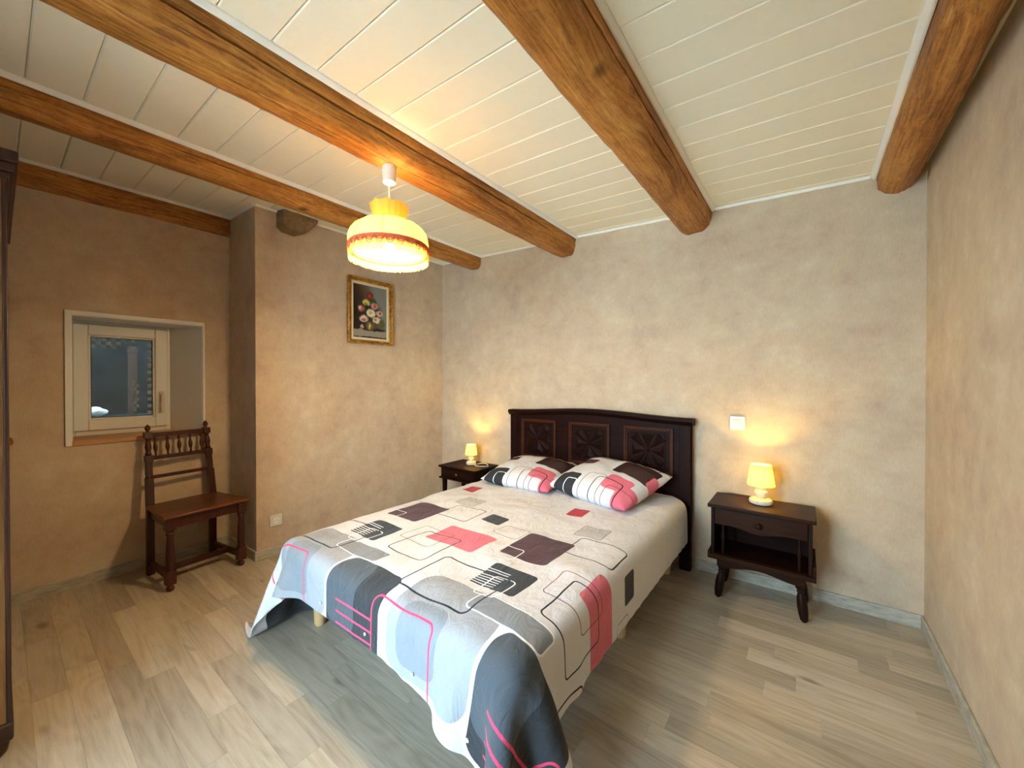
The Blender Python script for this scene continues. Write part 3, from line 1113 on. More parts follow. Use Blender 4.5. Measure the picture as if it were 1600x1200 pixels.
def drape():
    us = np.linspace(U0, U1, NU)
    ts = np.linspace(0, 1, NV)
    UV = np.zeros((NU, NV, 2))
    for i, u in enumerate(us):
        r = max(0.0, (u + 1.75) / (U1 + 1.75))
        l = max(0.0, (-2.1 - u) / (-2.1 - U0))
        vend = V0 - .19 * r ** 1.6 - .02 * l ** 2
        UV[i, :, 1] = V1 + (vend - V1) * ts
        UV[i, :, 0] = u
    # the right border runs a little longer towards the foot
    right = np.clip((UV[..., 0] + 1.2) / (U1 + 1.2), 0, 1)
    foot = np.clip((-1.45 - UV[..., 1]) / .7, 0, 1)
    UV[..., 0] += 0.07 * right * foot ** 2
    X = np.zeros((NU, NV, 3))
    X[..., :2] = UV
    X[..., 2] = 0.494
    rng = np.random.RandomState(4)
    X[..., 2] += rng.rand(NU, NV) * 0.002
    Xp = X.copy()
    c = np.array([-1.83, -1.05, 0.28])
    h = np.array([0.722, 0.955, 0.195])
    rad = 0.055
    pairs = []

    def addp(di, dj, stiff):
        A = np.argwhere(np.ones((NU, NV), bool))
        i, j = A[:, 0], A[:, 1]
        ok = (i + di < NU) & (j + dj < NV) & (j + dj >= 0)
        i, j = i[ok], j[ok]
        a = i * NV + j
        b = (i + di) * NV + (j + dj)
        F = UV.reshape(-1, 2)
        rest = np.linalg.norm(F[a] - F[b], axis=1)
        key = (i // max(1, di)) % 2 if di else (j // max(1, abs(dj))) % 2
        for k in (0, 1):
            m = key == k
            pairs.append((a[m], b[m], rest[m], stiff))

    addp(1, 0, 1.0)
    addp(0, 1, 1.0)
    addp(1, 1, 0.5)
    addp(1, -1, 0.5)
    addp(2, 0, 0.10)
    addp(0, 2, 0.10)
    addp(4, 0, 0.05)
    addp(0, 4, 0.05)
    dt = 1 / 50.0
    P = X.reshape(-1, 3).copy()
    Q = P.copy()
    pin = (UV.reshape(-1, 2)[:, 1] > -1.90) & (np.abs(UV.reshape(-1, 2)[:, 0] + 1.83) < .64)
    PIN = P[pin].copy()
    tip0 = P[NV - 1].copy()
    tip1 = np.array([-2.77, -2.075, 0.04])
    for step in range(150):
        vel = (P - Q) * 0.955
        Q = P.copy()
        P = P + vel
        P[:, 2] -= 9.81 * dt * dt * 0.8
        for it in range(9):
            for (a, b, rest, k) in pairs:
                d = P[b] - P[a]
                l = np.sqrt((d * d).sum(1)) + 1e-9
                if k < .2:
                    s = 0.5 * k * np.minimum(0, (l - rest)) / l
                else:
                    s = 0.5 * k * (l - rest) / l
                d *= s[:, None]
                P[a] += d
                P[b] -= d
            # collision with the rounded mattress
            q = np.abs(P - c) - (h - rad)
            qo = np.maximum(q, 0)
            lo = np.sqrt((qo * qo).sum(1))
            ins = np.minimum(q.max(1), 0)
            sd = lo + ins - rad
            hit = sd < 0.012
            if hit.any():
                sg = np.sign(P - c)
                nrm = qo / (lo[:, None] + 1e-9)
                deep = lo < 1e-6
                nrm[deep] = (0, 0, 1)
                nrm = nrm * np.where(deep[:, None], 1, sg)
                P[hit] += nrm[hit] * (0.012 - sd[hit])[:, None]
                if it == 8:
                    mv = P[hit] - Q[hit]
                    P[hit] -= mv * 0.35
            low = P[:, 2] < 0.008
            P[low, 2] = 0.008
            P[pin] = PIN
            if it % 3 == 2:
                w_ = min(1.0, step / 90.0)
                P[NV - 1] = tip0 * (1 - w_) + tip1 * w_
    X = P.reshape(NU, NV, 3)
    return UV, X


UV, X = drape()
# soft creases lying across the top of the cover
for i in range(NU):
    for j in range(NV):
        u, v = UV[i, j]
        k = 1.0 if X[i, j, 2] > .44 else .25
        X[i, j, 2] += k * (0.010 * nz(u * 4.1 + v * 2.0, v * 5.2, 1.7) + 0.007 * nz(u * 9 - v * 7, v * 6 + u * 3, 4.2) + 0.004 * abs(nz(u * 17 + v * 9, v * 11, 8.0)))
me = bpy.data.meshes.new('duvet')
vv = X.reshape(-1, 3) - np.array([-1.835, -1.05, 0.48])
ff = [(i * NV + j, i * NV + j + 1, (i + 1) * NV + j + 1, (i + 1) * NV + j) for i in range(NU - 1) for j in range(NV - 1)]
me.from_pydata(vv.tolist(), [], ff)
uvl = me.uv_layers.new(name='cloth')
li = np.zeros(len(me.loops), dtype=np.int32)
me.loops.foreach_get('vertex_index', li)
uvl.data.foreach_set('uv', UV.reshape(-1, 2)[li].astype(np.float32).ravel())
me.polygons.foreach_set('use_smooth', [True] * len(me.polygons))
me.materials.append(M['printed_cotton'])
bm = bmesh.new()
bm.from_mesh(me)
bmesh.ops.recalc_face_normals(bm, faces=bm.faces)
if sum(f_.normal.z for f_ in bm.faces) < 0:
    bmesh.ops.reverse_faces(bm, faces=bm.faces)
bm.to_mesh(me)
bm.free()
duvet = bpy.data.objects.new('duvet', me)
COL.objects.link(duvet)
duvet.location = (-1.835, -1.05, 0.48)
tag(duvet, 'white duvet cover printed with pink, maroon and charcoal rounded squares', 'duvet')
so_ = duvet.modifiers.new('thickness', 'SOLIDIFY')
so_.thickness = 0.009
so_.offset = -1
ss = duvet.modifiers.new('smooth', 'SUBSURF')
ss.levels = ss.render_levels = 2
# buttons along the foot hem
FL_ = UV
for u in (-2.45, -2.12, -1.78, -1.50, -1.22):
    i = int(round((u - U0) / (U1 - U0) * (NU - 1)))
    j = NV - 3
    p = X[i, j]
    n_ = np.cross(X[i + 1, j] - X[i - 1, j], X[i, j + 1] - X[i, j - 1])
    n_ /= np.linalg.norm(n_)
    if n_[1] > 0:
        n_ = -n_
    b = MB().lathe([(.0005, -.002), (.006, -.002), (.0065, 0), (.006, .0022), (.004, .0015), (.0005, .0015)], seg=14,
                   mat=Vector((0, 0, 1)).rotation_difference(Vector(n_)).to_matrix().to_4x4())
    b.build('button', 'plastic_white', duvet, loc=tuple(p + n_ * .004 - np.array([-1.835, -1.05, 0.48])))

# ------------------------------------------------------------------ pillows


def pillow(label, loc, rot, w, d, t, seed):
    n1, n2 = 34, 30
    vs, fs = [], []
    for side in (1, -1):
        for i in range(n1 + 1):
            for j in range(n2 + 1):
                a, b = -1 + 2 * i / n1, -1 + 2 * j / n2
                prof = max(0.0, (1 - abs(a) ** 3.2)) ** .62 * max(0.0, (1 - abs(b) ** 3.0)) ** .62
                pin = 1 - 0.055 * (1 - (abs(a) * abs(b)) ** 2) * (abs(b) ** 6) - 0.0
                pin2 = 1 - 0.055 * (1 - (abs(a) * abs(b)) ** 2) * (abs(a) ** 6)
                x, yy = a * w / 2 * pin2, b * d / 2 * pin
                z = side * t / 2 * prof
                edge = 1 - prof
                z += 0.010 * nz(a * 2.1 + seed, b * 2.3, seed) * prof + 0.006 * nz(a * 6 + seed, b * 3 + a * 2, seed) + 0.010 * edge * nz(a * 5 + b * 4, seed, 2.0)
                vs.append((x, yy, z))
    o = (n1 + 1) * (n2 + 1)
    for i in range(n1):
        for j in range(n2):
            a = i * (n2 + 1) + j
            fs.append((a, a + n2 + 1, a + n2 + 2, a + 1))
            fs.append((o + a, o + a + 1, o + a + n2 + 2, o + a + n2 + 1))
    me = bpy.data.meshes.new('pillow')
    me.from_pydata(vs, [], fs)
    bm = bmesh.new()
    bm.from_mesh(me)
    bmesh.ops.remove_doubles(bm, verts=bm.verts, dist=0.0008)
    bmesh.ops.recalc_face_normals(bm, faces=bm.faces)
    bm.to_mesh(me)
    bm.free()
    me.polygons.foreach_set('use_smooth', [True] * len(me.polygons))
    me.materials.append(M['pillow_cotton'])
    p = bpy.data.objects.new('pillow', me)
    COL.objects.link(p)
    p.location, p.rotation_euler = loc, rot
    s = p.modifiers.new('smooth', 'SUBSURF')
    s.levels = s.render_levels = 1
    tag(p, label, 'pillow', 'printed pillows on the bed')
    return p


pillow('printed pillow on the bed, nearer to the wall painting', (-2.150, -.385, .568), (.14, .02, math.radians(4)), .58, .56, .155, 3.0)
pillow('printed pillow on the bed, nearer to the wall light switch', (-1.535, -.375, .594), (.20, .04, math.radians(-13)), .63, .56, .185, 7.0)

# ------------------------------------------------------------------ table lamps


def table_lamp(label, loc, s, cord=None):
    t = thing('table_lamp', label, 'lamp', loc, 0, 'bedside lamps')
    MB().lathe([(.045, 0), (.056, .004), (.060, .014), (.057, .026), (.048, .032), (.010, .034)], seg=28, ex=s, ey=s).build('base', 'stone_pebble', t)

    def heart(z0, w, h):
        return [(w * .50, z0), (w * .66, z0 + h * .12), (w * .86, z0 + h * .42), (w, z0 + h * .70), (w * .93, z0 + h * .90), (w * .6, z0 + h), (w * .1, z0 + h * .98)]
    MB().lathe(heart(.032, .033 * s, .047 * s), seg=22, ey=.85).build('pebble', 'stone_pebble', t)
    z2 = .032 + .046 * s
    MB().lathe(heart(z2, .034 * s, .045 * s), seg=22, ey=.85).build('pebble', 'stone_pebble', t)
    zs = z2 + .030 * s
    hh = .118 * s
    r0, r1 = .070 * s, .052 * s
    n = 36
    prof = [(r0, zs), (r0 * .99, zs + .003), ((r0 + r1) / 2, zs + hh / 2), (r1, zs + hh)]
    sh = MB().lathe(prof, seg=n, cap=False).build('lamp_shade', 'shade_yellow', t)
    sd = sh.modifiers.new('thickness', 'SOLIDIFY')
    sd.thickness = .0012
    MB().lathe([(.006, z2 + .03 * s), (.009, z2 + .05 * s), (.011, zs + .045 * s)], seg=12).build('socket', 'plastic_white', t)
    ring = MB()
    ring.tube([(r1 * .97 * math.cos(2 * PI * k / 24), r1 * .97 * math.sin(2 * PI * k / 24), zs + hh - .018) for k in range(25)], .0012, 6)
    for k in range(3):
        a = 2 * PI * k / 3 + .3
        ring.tube([(.011 * math.cos(a), .011 * math.sin(a), zs + .045 * s), (r1 * .97 * math.cos(a), r1 * .97 * math.sin(a), zs + hh - .018)], .0012, 6)
    ring.build('shade_ring', 'chrome', t)
    zb = zs + .042 * s
    MB().lathe([(.007, zb - .025), (.009, zb - .012), (.013, zb - .004), (.0145, zb + .006), (.012, zb + .016), (.005, zb + .0215)], seg=16).build('bulb', 'bulb_lit', t)
    MB().ball((-.012, -.057 * s, .018), .003, .002, .003, 8, 6).build('stud', 'chrome', t)
    d = bpy.data.lights.new('bedside_light', 'POINT')
    d.energy = BEDSIDE_W
    d.color = (1.0, 0.70, 0.16)
    d.shadow_soft_size = .010
    l = bpy.data.objects.new('bedside_light', d)
    COL.objects.link(l)
    l.parent = t
    l.location = (0, 0, zs + hh - .040 * s)
    if cord:
        MB().tube(cord, .0025, 6).build('cord', 'cord_white' if s < .95 else 'cord_dark', t)
    return t


loop = []
for k in range(25):
    a = 2 * PI * k / 24
    loop.append((.115 - .068 * math.cos(a), .02 + .05 * math.sin(a) + .01 * math.sin(2 * a), .004 + .0015 * k / 24 + .008 * max(0, math.sin(a))))
table_lamp('small yellow-shaded lamp with looped cord on the nightstand by the room corner', (-2.975, -.17, .482), .96 * .84, loop)
table_lamp('small yellow-shaded lamp on the nightstand below the light switch', (-.69, -.175, .552), 1.0,
           [(.0, .055, .012), (-.03, .095, .006), (-.08, .115, .004), (-.16, .120, .003), (-.236, .122, -.005), (-.243, .124, -.06), (-.243, .126, -.3)])

# ------------------------------------------------------------------ right nightstand: open niche, shaped apron, turned splayed legs
t = thing('nightstand', 'brown wooden nightstand with open niche and turned splayed legs under the switch', 'nightstand', (-.688, -.195, 0))
X0, X1, Y0, Y1 = -.235, .235, -.135, .135     # carcass
box(-.250, .250, -.160, .140, .532, .552).build('top', 'brown_oak', t, bevel=.004)
MB().box(X0, X0 + .018, Y0, Y1, .255, .532).build('side_panel', 'brown_oak_upright', t, bevel=.002)
MB().box(X1 - .018, X1, Y0, Y1, .255, .532).build('side_panel', 'brown_oak_upright', t, bevel=.002)
box(X0 + .018, X1 - .018, Y1 - .008, Y1, .255, .532).build('back_panel', 'dark_walnut', t, smooth=0)  # darker wood than the sides, its colour also deepens the niche shade
# bottom tray with raised side wings
tr = MB()
tr.box(-.250, .250, -.155, .138, .236, .262)
tr.prism([(-.250, .262), (-.250, .275), (-.237, .292), (-.2355, .262)], 'y', -.150, .136)
tr.prism([(.2355, .262), (.237, .315), (.250, .315), (.250, .262)], 'y', -.150, .136)
tr.build('shelf', 'brown_oak', t, bevel=.002)
box(X0 + .019, X1 - .019, Y0 + .004, Y1 - .009, .262, .264).build('shelf_lining', 'dark_walnut', t, smooth=0)  # dark sheet over the brown shelf, niche shade put into its colour
dw = MB()                                      # drawer front with a wavy lower edge
pts = [(X0 + .020, .530), (X1 - .020, .530)]
nn = 24
for k in range(nn + 1):
    x = X1 - .020 - (X1 - X0 - .04) * k / nn
    q = abs(x) / .215
    zz = .436 - (.020 * (0.5 + 0.5 * math.cos(PI * min(1, q / .6))))
    pts.append((x, zz))
dw.prism(pts, 'y', Y0 - .004, Y0 + .014)
drawer = dw.build('drawer', 'brown_oak', t, bevel=.002)
gv = MB()
gv.box(-.10, .10, Y0 - .0055, Y0 - .003, .4935, .4955)
gv.box(-.11, .11, Y0 - .0055, Y0 - .003, .4455, .4475)
gv.build('moulding', 'walnut_edge', drawer, smooth=0)
MB().lathe([(.006, 0), (.007, .010), (.014, .016), (.015, .022), (.010, .028), (.002, .030)], seg=16,
           mat=Matrix.Translation((0.0, Y0 - .004, .470)) @ Matrix.Rotation(PI / 2, 4, 'X')).build('knob', 'brown_oak_upright', drawer)
SP = [(.004, 0), (.006, .008), (.004, .018), (.007, .030), (.0045, .042), (.007, .055), (.0045, .066), (.008, .085), (.0085, .100), (.005, .125), (.0045, .150), (.006, .165), (.004, .172)]
for x in (-.175, .180):
    MB().lathe([(r * 1.4, z + .262) for r, z in SP], x, Y0 + .022, 12).build('spindle', 'brown_oak_upright', t)
ap = MB()                                      # apron below, curved
pts = [(-.205, .238), (.205, .238)]
for k in range(nn + 1):
    x = .205 - .41 * k / nn
    pts.append((x, .190 + .024 * (0.5 + 0.5 * math.cos(PI * min(1, abs(x) / .17))) + (0.0 if abs(x) < .17 else 0)))
ap.prism(pts, 'y', -.130, -.114)
aj = ap.build('apron', 'brown_oak', t, bevel=.002)
box(-.09, .09, -.1315, -.1295, .2235, .2255).build('moulding', 'walnut_edge', aj, smooth=0)
LEG = [(.009, 0), (.018, .012), (.022, .04), (.024, .085), (.020, .125), (.013, .145), (.018, .152), (.013, .160), (.020, .170), (.022, .190), (.018, .200), (.022, .215), (.024, .238)]
for sx in (-1, 1):
    for sy in (-1, 1):
        top = Vector((sx * .175, sy * .095 + .0, .238))
        foot = Vector((sx * .203, sy * .110 + (.0 if sy > 0 else .0), 0))
        ax = (top - foot)
        q = Vector((0, 0, 1)).rotation_difference(ax.normalized()).to_matrix().to_4x4()
        q = Matrix.Translation(foot + Vector((0, 0, .003))) @ q
        MB().lathe(LEG, seg=14, mat=q).build('leg', 'brown_oak_upright', t)

# ------------------------------------------------------------------ left nightstand: small, straight legs
t = thing('nightstand', 'dark wooden nightstand with one drawer and straight legs in the corner', 'nightstand', (-2.985, -.195, 0))
box(-.230, .230, -.165, .165, .463, .482).build('top', 'dark_walnut', t, bevel=.003)
box(-.215, .215, -.145, .155, .375, .463).build('body', 'dark_walnut', t, bevel=.003)
box(-.228, .228, -.160, .160, .360, .375).build('ledge', 'dark_walnut', t, bevel=.003)
dr = box(-.20, .20, -.152, -.143, .382, .458).build('drawer', 'dark_walnut', t, bevel=.003)
MB().lathe([(.004, 0), (.010, .006), (.011, .012), (.002, .015)], seg=14, mat=Matrix.Translation((0, -.152, .420)) @ Matrix.Rotation(PI / 2, 4, 'X')).build('knob', 'brass', dr)
for sx in (-1, 1):
    for sy in (-1, 1):
        x, yy = sx * .185, sy * .125
        MB().add([(x - .011, yy - .011, 0), (x + .011, yy - .011, 0), (x + .011, yy + .011, 0), (x - .011, yy + .011, 0),
                  (x - .018, yy - .018, .36), (x + .018, yy - .018, .36), (x + .018, yy + .018, .36), (x - .018, yy + .018, .36)],
                 [(3, 2, 1, 0), (4, 5, 6, 7), (0, 1, 5, 4), (1, 2, 6, 5), (2, 3, 7, 6), (3, 0, 4, 7)]).build('leg', 'dark_walnut_upright', t, bevel=.003)

# ------------------------------------------------------------------ chair (local +x is its front)
t = thing('chair', 'dark red-brown wooden chair with spindle back standing under the small window', 'chair', (-3.725, -2.045, 0), math.radians(6.5))
FX, BXc = .195, -.185
st_ = MB()
st_.add([(FX + .02, -.235, .437), (FX + .02, .235, .437), (BXc - .005, .198, .437), (BXc - .005, -.198, .437),
         (FX + .02, -.235, .455), (FX + .02, .235, .455), (BXc - .005, .198, .455), (BXc - .005, -.198, .455)],
        [(3, 2, 1, 0), (4, 5, 6, 7), (0, 1, 5, 4), (1, 2, 6, 5), (2, 3, 7, 6), (3, 0, 4, 7)])
st_.build('seat', 'mahogany_seat', t, bevel=.006)
ar = MB()
ar.box(FX - .022, FX - .004, -.19, .19, .375, .437)
ar.box(BXc + .004, BXc + .022, -.165, .165, .375, .437)
ar.add([(FX - .02, .205, .375), (FX - .02, .185, .375), (BXc + .02, .155, .375), (BXc + .02, .178, .375),
        (FX - .02, .205, .437), (FX - .02, .185, .437), (BXc + .02, .155, .437), (BXc + .02, .178, .437)],
       [(3, 2, 1, 0), (4, 5, 6, 7), (0, 1, 5, 4), (1, 2, 6, 5), (2, 3, 7, 6), (3, 0, 4, 7)])
ar.add([(FX - .02, -.205, .375), (FX - .02, -.185, .375), (BXc + .02, -.155, .375), (BXc + .02, -.178, .375),
        (FX - .02, -.205, .437), (FX - .02, -.185, .437), (BXc + .02, -.155, .437), (BXc + .02, -.178, .437)],
       [(3, 2, 1, 0), (4, 5, 6, 7), (0, 1, 5, 4), (1, 2, 6, 5), (2, 3, 7, 6), (3, 0, 4, 7)])
ar.build('seat_rail', 'mahogany', t, bevel=.002)
FLEG = [(.012, 0), (.020, .010), (.021, .022), (.013, .034), (.011, .042)]
FLEG2 = [(.021, .125), (.024, .135), (.020, .150), (.022, .20), (.020, .26), (.016, .33), (.022, .345), (.018, .355), (.023, .370)]
for s in (-1, 1):
    x, yy = FX - .014, s * .192
    l = MB().lathe(FLEG, x, yy, 14)
    l.box(x - .024, x + .024, yy - .024, yy + .024, .042, .125)
    l.lathe(FLEG2, x, yy, 14)
    l.box(x - .025, x + .025, yy - .025, yy + .025, .370, .437)
    l.build('leg', 'mahogany', t, bevel=.002)
    # rear leg and back post are one stick, leaning back above the seat
    yb = s * .174
    p = MB()
    p.box(BXc - .018, BXc + .018, yb - .018, yb + .018, 0, .45)
    def lean(z):
        return BXc - .075 * max(0, z - .45) / .5, s * (.174 - .012 * max(0, z - .45) / .5)
    def block(z0, z1, h):
        (xa, ya), (xb, yb_) = lean(z0), lean(z1)
        p.add([(xa - h, ya - h, z0), (xa + h, ya - h, z0), (xa + h, ya + h, z0), (xa - h, ya + h, z0),
               (xb - h, yb_ - h, z1), (xb + h, yb_ - h, z1), (xb + h, yb_ + h, z1), (xb - h, yb_ + h, z1)],
              [(3, 2, 1, 0), (4, 5, 6, 7), (0, 1, 5, 4), (1, 2, 6, 5), (2, 3, 7, 6), (3, 0, 4, 7)])
    block(.45, .625, .019)
    def turned(prof):
        z0, z1 = prof[0][1], prof[-1][1]
        p.tube([(lean(z)[0], lean(z)[1], z) for r, z in prof], [r for r, z in prof], 14)
    turned([(.019, .620), (.021, .628), (.017, .638), (.016, .645)])
    block(.640, .728, .016)
    block(.728, .772, .020)
    turned([(.013, .770), (.017, .780), (.012, .795), (.018, .822), (.014, .850), (.010, .866), (.016, .876), (.012, .884)])
    block(.882, .922, .020)
    turned([(.010, .920), (.008, .930), (.015, .942), (.014, .954), (.007, .966), (.003, .972)])
    p.build('back_post', 'mahogany', t, bevel=.0015)


def rail(z, h, w, name):
    xc = lean(z)[0]
    yy = .174 - .012 * max(0, z - .45) / .5 - .01
    box(xc - w, xc + w, -yy, yy, z - h, z + h).build(name, 'mahogany', t, bevel=.003)


rail(.902, .014, .010, 'top_rail')
rail(.752, .013, .010, 'middle_rail')
rail(.628, .011, .008, 'lower_rail')
for k in range(5):
    yy = -.128 + .064 * k
    prof = [(.005, .762), (.007, .772), (.005, .782), (.011, .806), (.012, .822), (.007, .850), (.005, .862), (.008, .870), (.005, .890)]
    MB().tube([(lean(z)[0], yy, z) for r, z in prof], [r for r, z in prof], 12).build('spindle', 'mahogany', t)
hs = MB()                                      # H stretcher
for s in (-1, 1):
    hs.add([(FX - .02, s * .20, .060), (FX - .02, s * .178, .060), (BXc + .01, s * .166, .060), (BXc + .01, s * .184, .060),
            (FX - .02, s * .20, .098), (FX - .02, s * .178, .098), (BXc + .01, s * .166, .098), (BXc + .01, s * .184, .098)],
           [(3, 2, 1, 0), (4, 5, 6, 7), (0, 1, 5, 4), (1, 2, 6, 5), (2, 3, 7, 6), (3, 0, 4, 7)])
hs.box(.015, .045, -.185, .185, .066, .098)
hs.build('stretcher', 'mahogany', t, bevel=.002)

# ------------------------------------------------------------------ pendant lamp
PX, PY = -2.087, -1.694
t = thing('pendant_lamp', 'pendant lamp with cream fabric shade and beaded fringe on the ceiling beam', 'lamp', (PX, PY, 2.288))
MB().lathe([(.024, -.078), (.030, -.074), (.034, -.004), (.034, .006)], seg=24).build('ceiling_cup', 'plastic_white', t)
MB().tube([(0, 0, -.076), (0, 0, -.28)], .0028, 8).build('cord', 'cord_white', t)
MB().lathe([(.017, -.355), (.020, -.345), (.020, -.30), (.012, -.28), (.004, -.275)], seg=16).build('socket', 'plastic_white', t)
# shade collar: gathered fabric flaring up
vs, fs = [], []
seg, rows = 72, 7
for j in range(rows + 1):
    q = j / rows
    r = .072 + .017 * q ** 1.5
    z = -.272 + .084 * q
    for k in range(seg):
        a = 2 * PI * k / seg
        rr = r * (1 + .035 * math.cos(18 * a) * (1 - .3 * q))
        vs.append((rr * math.cos(a), rr * math.sin(a), z + .004 * math.cos(9 * a) * q))
for j in range(rows):
    for k in range(seg):
        fs.append((j * seg + k, j * seg + (k + 1) % seg, (j + 1) * seg + (k + 1) % seg, (j + 1) * seg + k))
MB().add(vs, fs).build('shade_collar', 'shade_collar', t, smooth=60)
# disc added under the collar to cut the light going upward
MB().lathe([(.072, -.272), (.055, -.268), (.034, -.266)], seg=48, cap=False).build('collar_lining', 'shade_collar', t, smooth=60)
# dome of eight gores
vs, fs = [], []
prof = [(.178, -.405), (.184, -.385), (.187, -.365), (.185, -.343), (.177, -.322), (.162, -.302), (.138, -.284), (.105, -.273), (.072, -.272)]
seg = 96
for j, (r, z) in enumerate(prof):
    for k in range(seg):
        a = 2 * PI * k / seg
        g = abs(math.sin(4 * a))
        bulge = 1 - .055 * (1 - g) ** 2 * min(1, j / 3.0)
        vs.append((r * bulge * math.cos(a), r * bulge * math.sin(a), z))
for j in range(len(prof) - 1):
    for k in range(seg):
        fs.append((j * seg + k, j * seg + (k + 1) % seg, (j + 1) * seg + (k + 1) % seg, (j + 1) * seg + k))
dome = MB().add(vs, fs).build('lamp_shade', 'shade_cream', t, smooth=60)
for k in range(8):
    a = PI / 4 * k
    MB().tube([((r * (1 - .055 * min(1, j / 3.0)) + .0005) * math.cos(a), (r * (1 - .055 * min(1, j / 3.0)) + .0005) * math.sin(a), z) for j, (r, z) in enumerate(prof)], .0013, 5).build('rib', 'cord_dark', dome)
# red braid, beaded loops, fringe
MB().lathe([(.1800, -.402), (.1865, -.398), (.1870, -.384), (.1845, -.380)], seg=72, cap=False).build('braid', 'trim_red', t, smooth=60)
lp = MB()
nl = 26
for k in range(nl):
    a0, a1 = 2 * PI * k / nl, 2 * PI * (k + 1) / nl
    for dpt in (.022, .034):
        path = []
        for m in range(9):
            q = m / 8
            a = a0 + (a1 - a0) * q
            path.append((.188 * math.cos(a), .188 * math.sin(a), -.390 - dpt * math.sin(PI * q)))
        lp.tube(path, .0017, 4)
lp.build('bead_loops', 'trim_red', t)['kind'] = 'stuff'
fr = MB()
nf = 190
rf = random.Random(5)
for k in range(nf):
    a = 2 * PI * k / nf
    r = .1835 + rf.uniform(-.001, .001)
    L = .052 + rf.uniform(-.004, .004)
    x, yy = r * math.cos(a), r * math.sin(a)
    tx, ty = -math.sin(a) * .0022, math.cos(a) * .0022
    ox, oy = math.cos(a) * .0012, math.sin(a) * .0012
    fr.add([(x - tx, yy - ty, -.398), (x + tx, yy + ty, -.398), (x + ox, yy + oy, -.398), (x - tx * .8, yy - ty * .8, -.400 - L), (x + tx * .8, yy + ty * .8, -.400 - L), (x + ox, yy + oy, -.400 - L)],
           [(0, 1, 4, 3), (1, 2, 5, 4), (2, 0, 3, 5), (3, 4, 5)])
fr.build('fringe', 'fringe_cream', t, smooth=0)['kind'] = 'stuff'
MB().lathe([(.166, -.418), (.179, -.405), (.180, -.398), (.170, -.405)], seg=64, cap=False).build('rim_lining', 'fringe_cream', t, smooth=60)
MB().lathe([(.012, -.350), (.014, -.360), (.024, -.380), (.030, -.402), (.027, -.421), (.015, -.435), (.002, -.439)][::-1], seg=20).build('bulb', 'bulb_lit', t)
d = bpy.data.lights.new('pendant_light', 'POINT')
d.energy = PENDANT_W
d.color = (1.0, 0.74, 0.40)
d.shadow_soft_size = .05
l = bpy.data.objects.new('pendant_light', d)
COL.objects.link(l)
l.parent = t
l.location = (0, 0, -.400)

# ------------------------------------------------------------------ painting on the left wall
t = thing('painting', 'gilt framed painting of flowers in a vase on the left wall', 'painting', (-W, -.855, 1.865))


def fr4(hw_, hh_, i, x0, x1):
    m = MB()
    m.box(x0, x1, -hw_, -hw_ + i, -hh_, hh_)
    m.box(x0, x1, hw_ - i, hw_, -hh_, hh_)
    m.box(x0, x1, -hw_ + i, hw_ - i, -hh_, -hh_ + i)
    m.box(x0, x1, -hw_ + i, hw_ - i, hh_ - i, hh_)
    return m


fo = fr4(.219, .282, .016, .002, .036).build('frame', 'gilt', t, bevel=.006)
fr4(.204, .267, .018, .002, .026).build('inner_moulding', 'gilt', fo, bevel=.007)
fr4(.186, .249, .022, .002, .016).build('mount', 'matboard', t, bevel=.002)
box(.002, .009, -.165, .165, -.228, .228).build('canvas', 'flower_painting', t, smooth=0)

# ------------------------------------------------------------------ wall switch and socket
t = thing('light_switch', 'white square light switch on the back wall right of the headboard', 'switch', (-.830, 0, .994))
box(-.044, .044, -.010, 0, -.044, .044).build('plate', 'plastic_white', t, bevel=.004)
box(-.026, .026, -.0125, -.008, -.026, .026).build('frame', 'trim_white', t, bevel=.001)
MB().add([(-.023, -.0125, -.023), (.023, -.0125, -.023), (.023, -.0165, .023), (-.023, -.0165, .023), (-.023, -.008, -.023), (.023, -.008, -.023), (.023, -.008, .023), (-.023, -.008, .023)],
         [(0, 1, 2, 3), (7, 6, 5, 4), (0, 4, 5, 1), (1, 5, 6, 2), (2, 6, 7, 3), (3, 7, 4, 0)]).build('rocker', 'plastic_white', t, bevel=.001)
t = thing('power_socket', 'white power socket low on the wall beside the recess', 'socket', (-W, -1.622, .2535))
ry = Matrix.Rotation(PI / 2, 4, 'Y')
box(0, .009, -.041, .041, -.041, .041).build('plate', 'plastic_white', t, bevel=.004)
MB().lathe([(.0225, -.001), (.0225, .0012), (.0205, .0016), (.0200, .0004), (.001, .0004)], seg=28, mat=Matrix.Translation((.009, 0, 0)) @ ry).build('recess', 'trim_white', t)
for yy in (-.0095, .0095):
    MB().lathe([(.0028, 0), (.0028, .002)], seg=10, mat=Matrix.Translation((.0082, yy, -.003)) @ ry).build('contact_hole', 'black_hole', t)
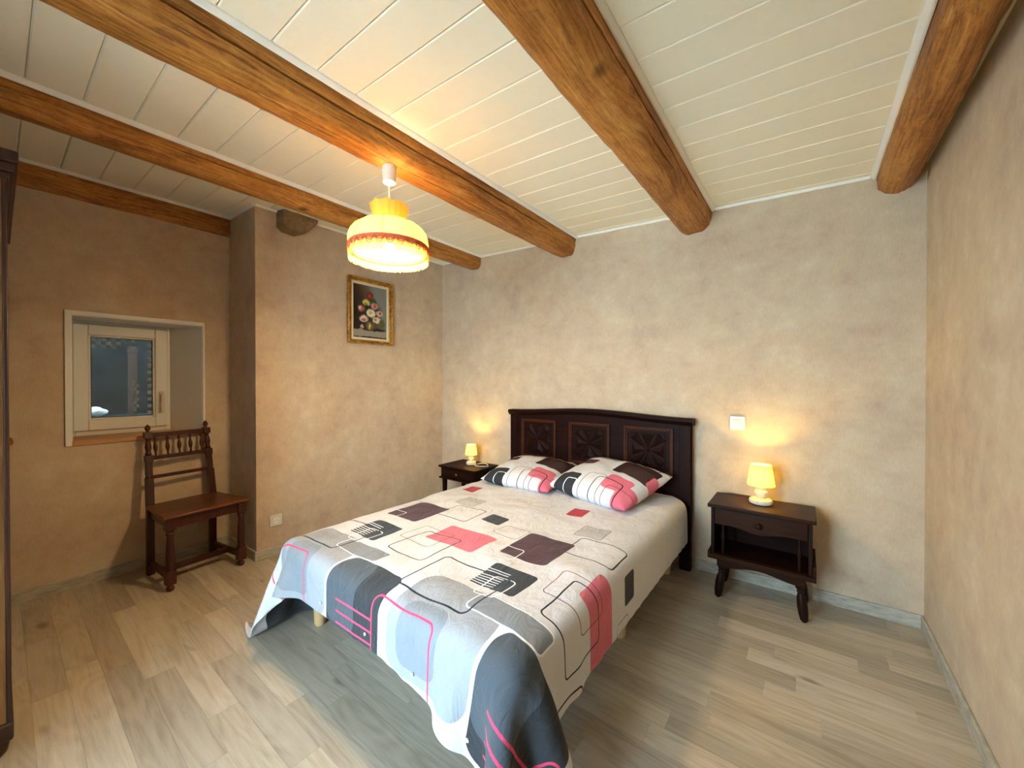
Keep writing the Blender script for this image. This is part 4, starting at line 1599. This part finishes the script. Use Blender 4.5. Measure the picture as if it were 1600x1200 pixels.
MB().lathe([(.0024, 0), (.0024, .006), (.001, .008)], seg=10, mat=Matrix.Translation((.0085, 0, .010)) @ ry).build('earth_pin', 'chrome', t)

# ------------------------------------------------------------------ wardrobe at the left edge (only its corner shows)
t = thing('wardrobe', 'tall brown wooden wardrobe at the left edge of the picture', 'wardrobe', (-3.22, -3.125, 0))
hx, hy = .615, .312
box(-hx, -hx + .03, -hy, hy, .12, 1.93).build('side_panel', 'wardrobe_oak', t, bevel=.003)
box(hx - .03, hx, -hy, hy, .12, 1.93).build('side_panel', 'wardrobe_oak', t, bevel=.003)
box(-hx + .03, hx - .03, -hy, -hy + .012, .12, 1.93).build('back_panel', 'wardrobe_oak', t, smooth=0)
ps = box(hx, hx + .006, hy - .012, hy, .12, 1.93).build('corner_stile', 'wardrobe_dark', t, bevel=.003)
for s in (-1, 1):
    a, b = (-hx + .032, -.002) if s < 0 else (.002, hx - .032)
    dm = dframe(a, b, hy - .024, hy, .135, 1.92, .085, .11)
    leaf = dm.build('door', 'wardrobe_oak', t, bevel=.004)
    box(a + .083, b - .083, hy - .020, hy - .010, .24, 1.84).build('panel', 'wardrobe_oak', leaf, bevel=.006)
    MB().lathe([(.004, 0), (.012, .004), (.014, .012), (.004, .018)], seg=14, mat=Matrix.Translation((-s * -.045, hy, 1.0)) @ Matrix.Rotation(-PI / 2, 4, 'X')).build('knob', 'brass', leaf)
cor = MB()
for (z0, z1, e) in ((1.93, 1.955, .006), (1.955, 1.985, .015), (1.985, 2.025, .024)):
    cor.box(-hx - e, hx + e, -hy, hy + e, z0, z1)
cor.build('cornice', 'wardrobe_dark', t, bevel=.005)
pl = MB()
pl.box(-hx - .010, hx + .010, -hy, hy + .004, .060, .12)
pl.build('plinth', 'wardrobe_dark', t, bevel=.008)
for sx in (-1, 1):
    for sy in (-1, 1):
        MB().lathe([(.022, 0), (.032, .012), (.036, .035), (.028, .060)], sx * (hx - .04), sy * (hy - .04), 16).build('foot', 'wardrobe_dark', t)
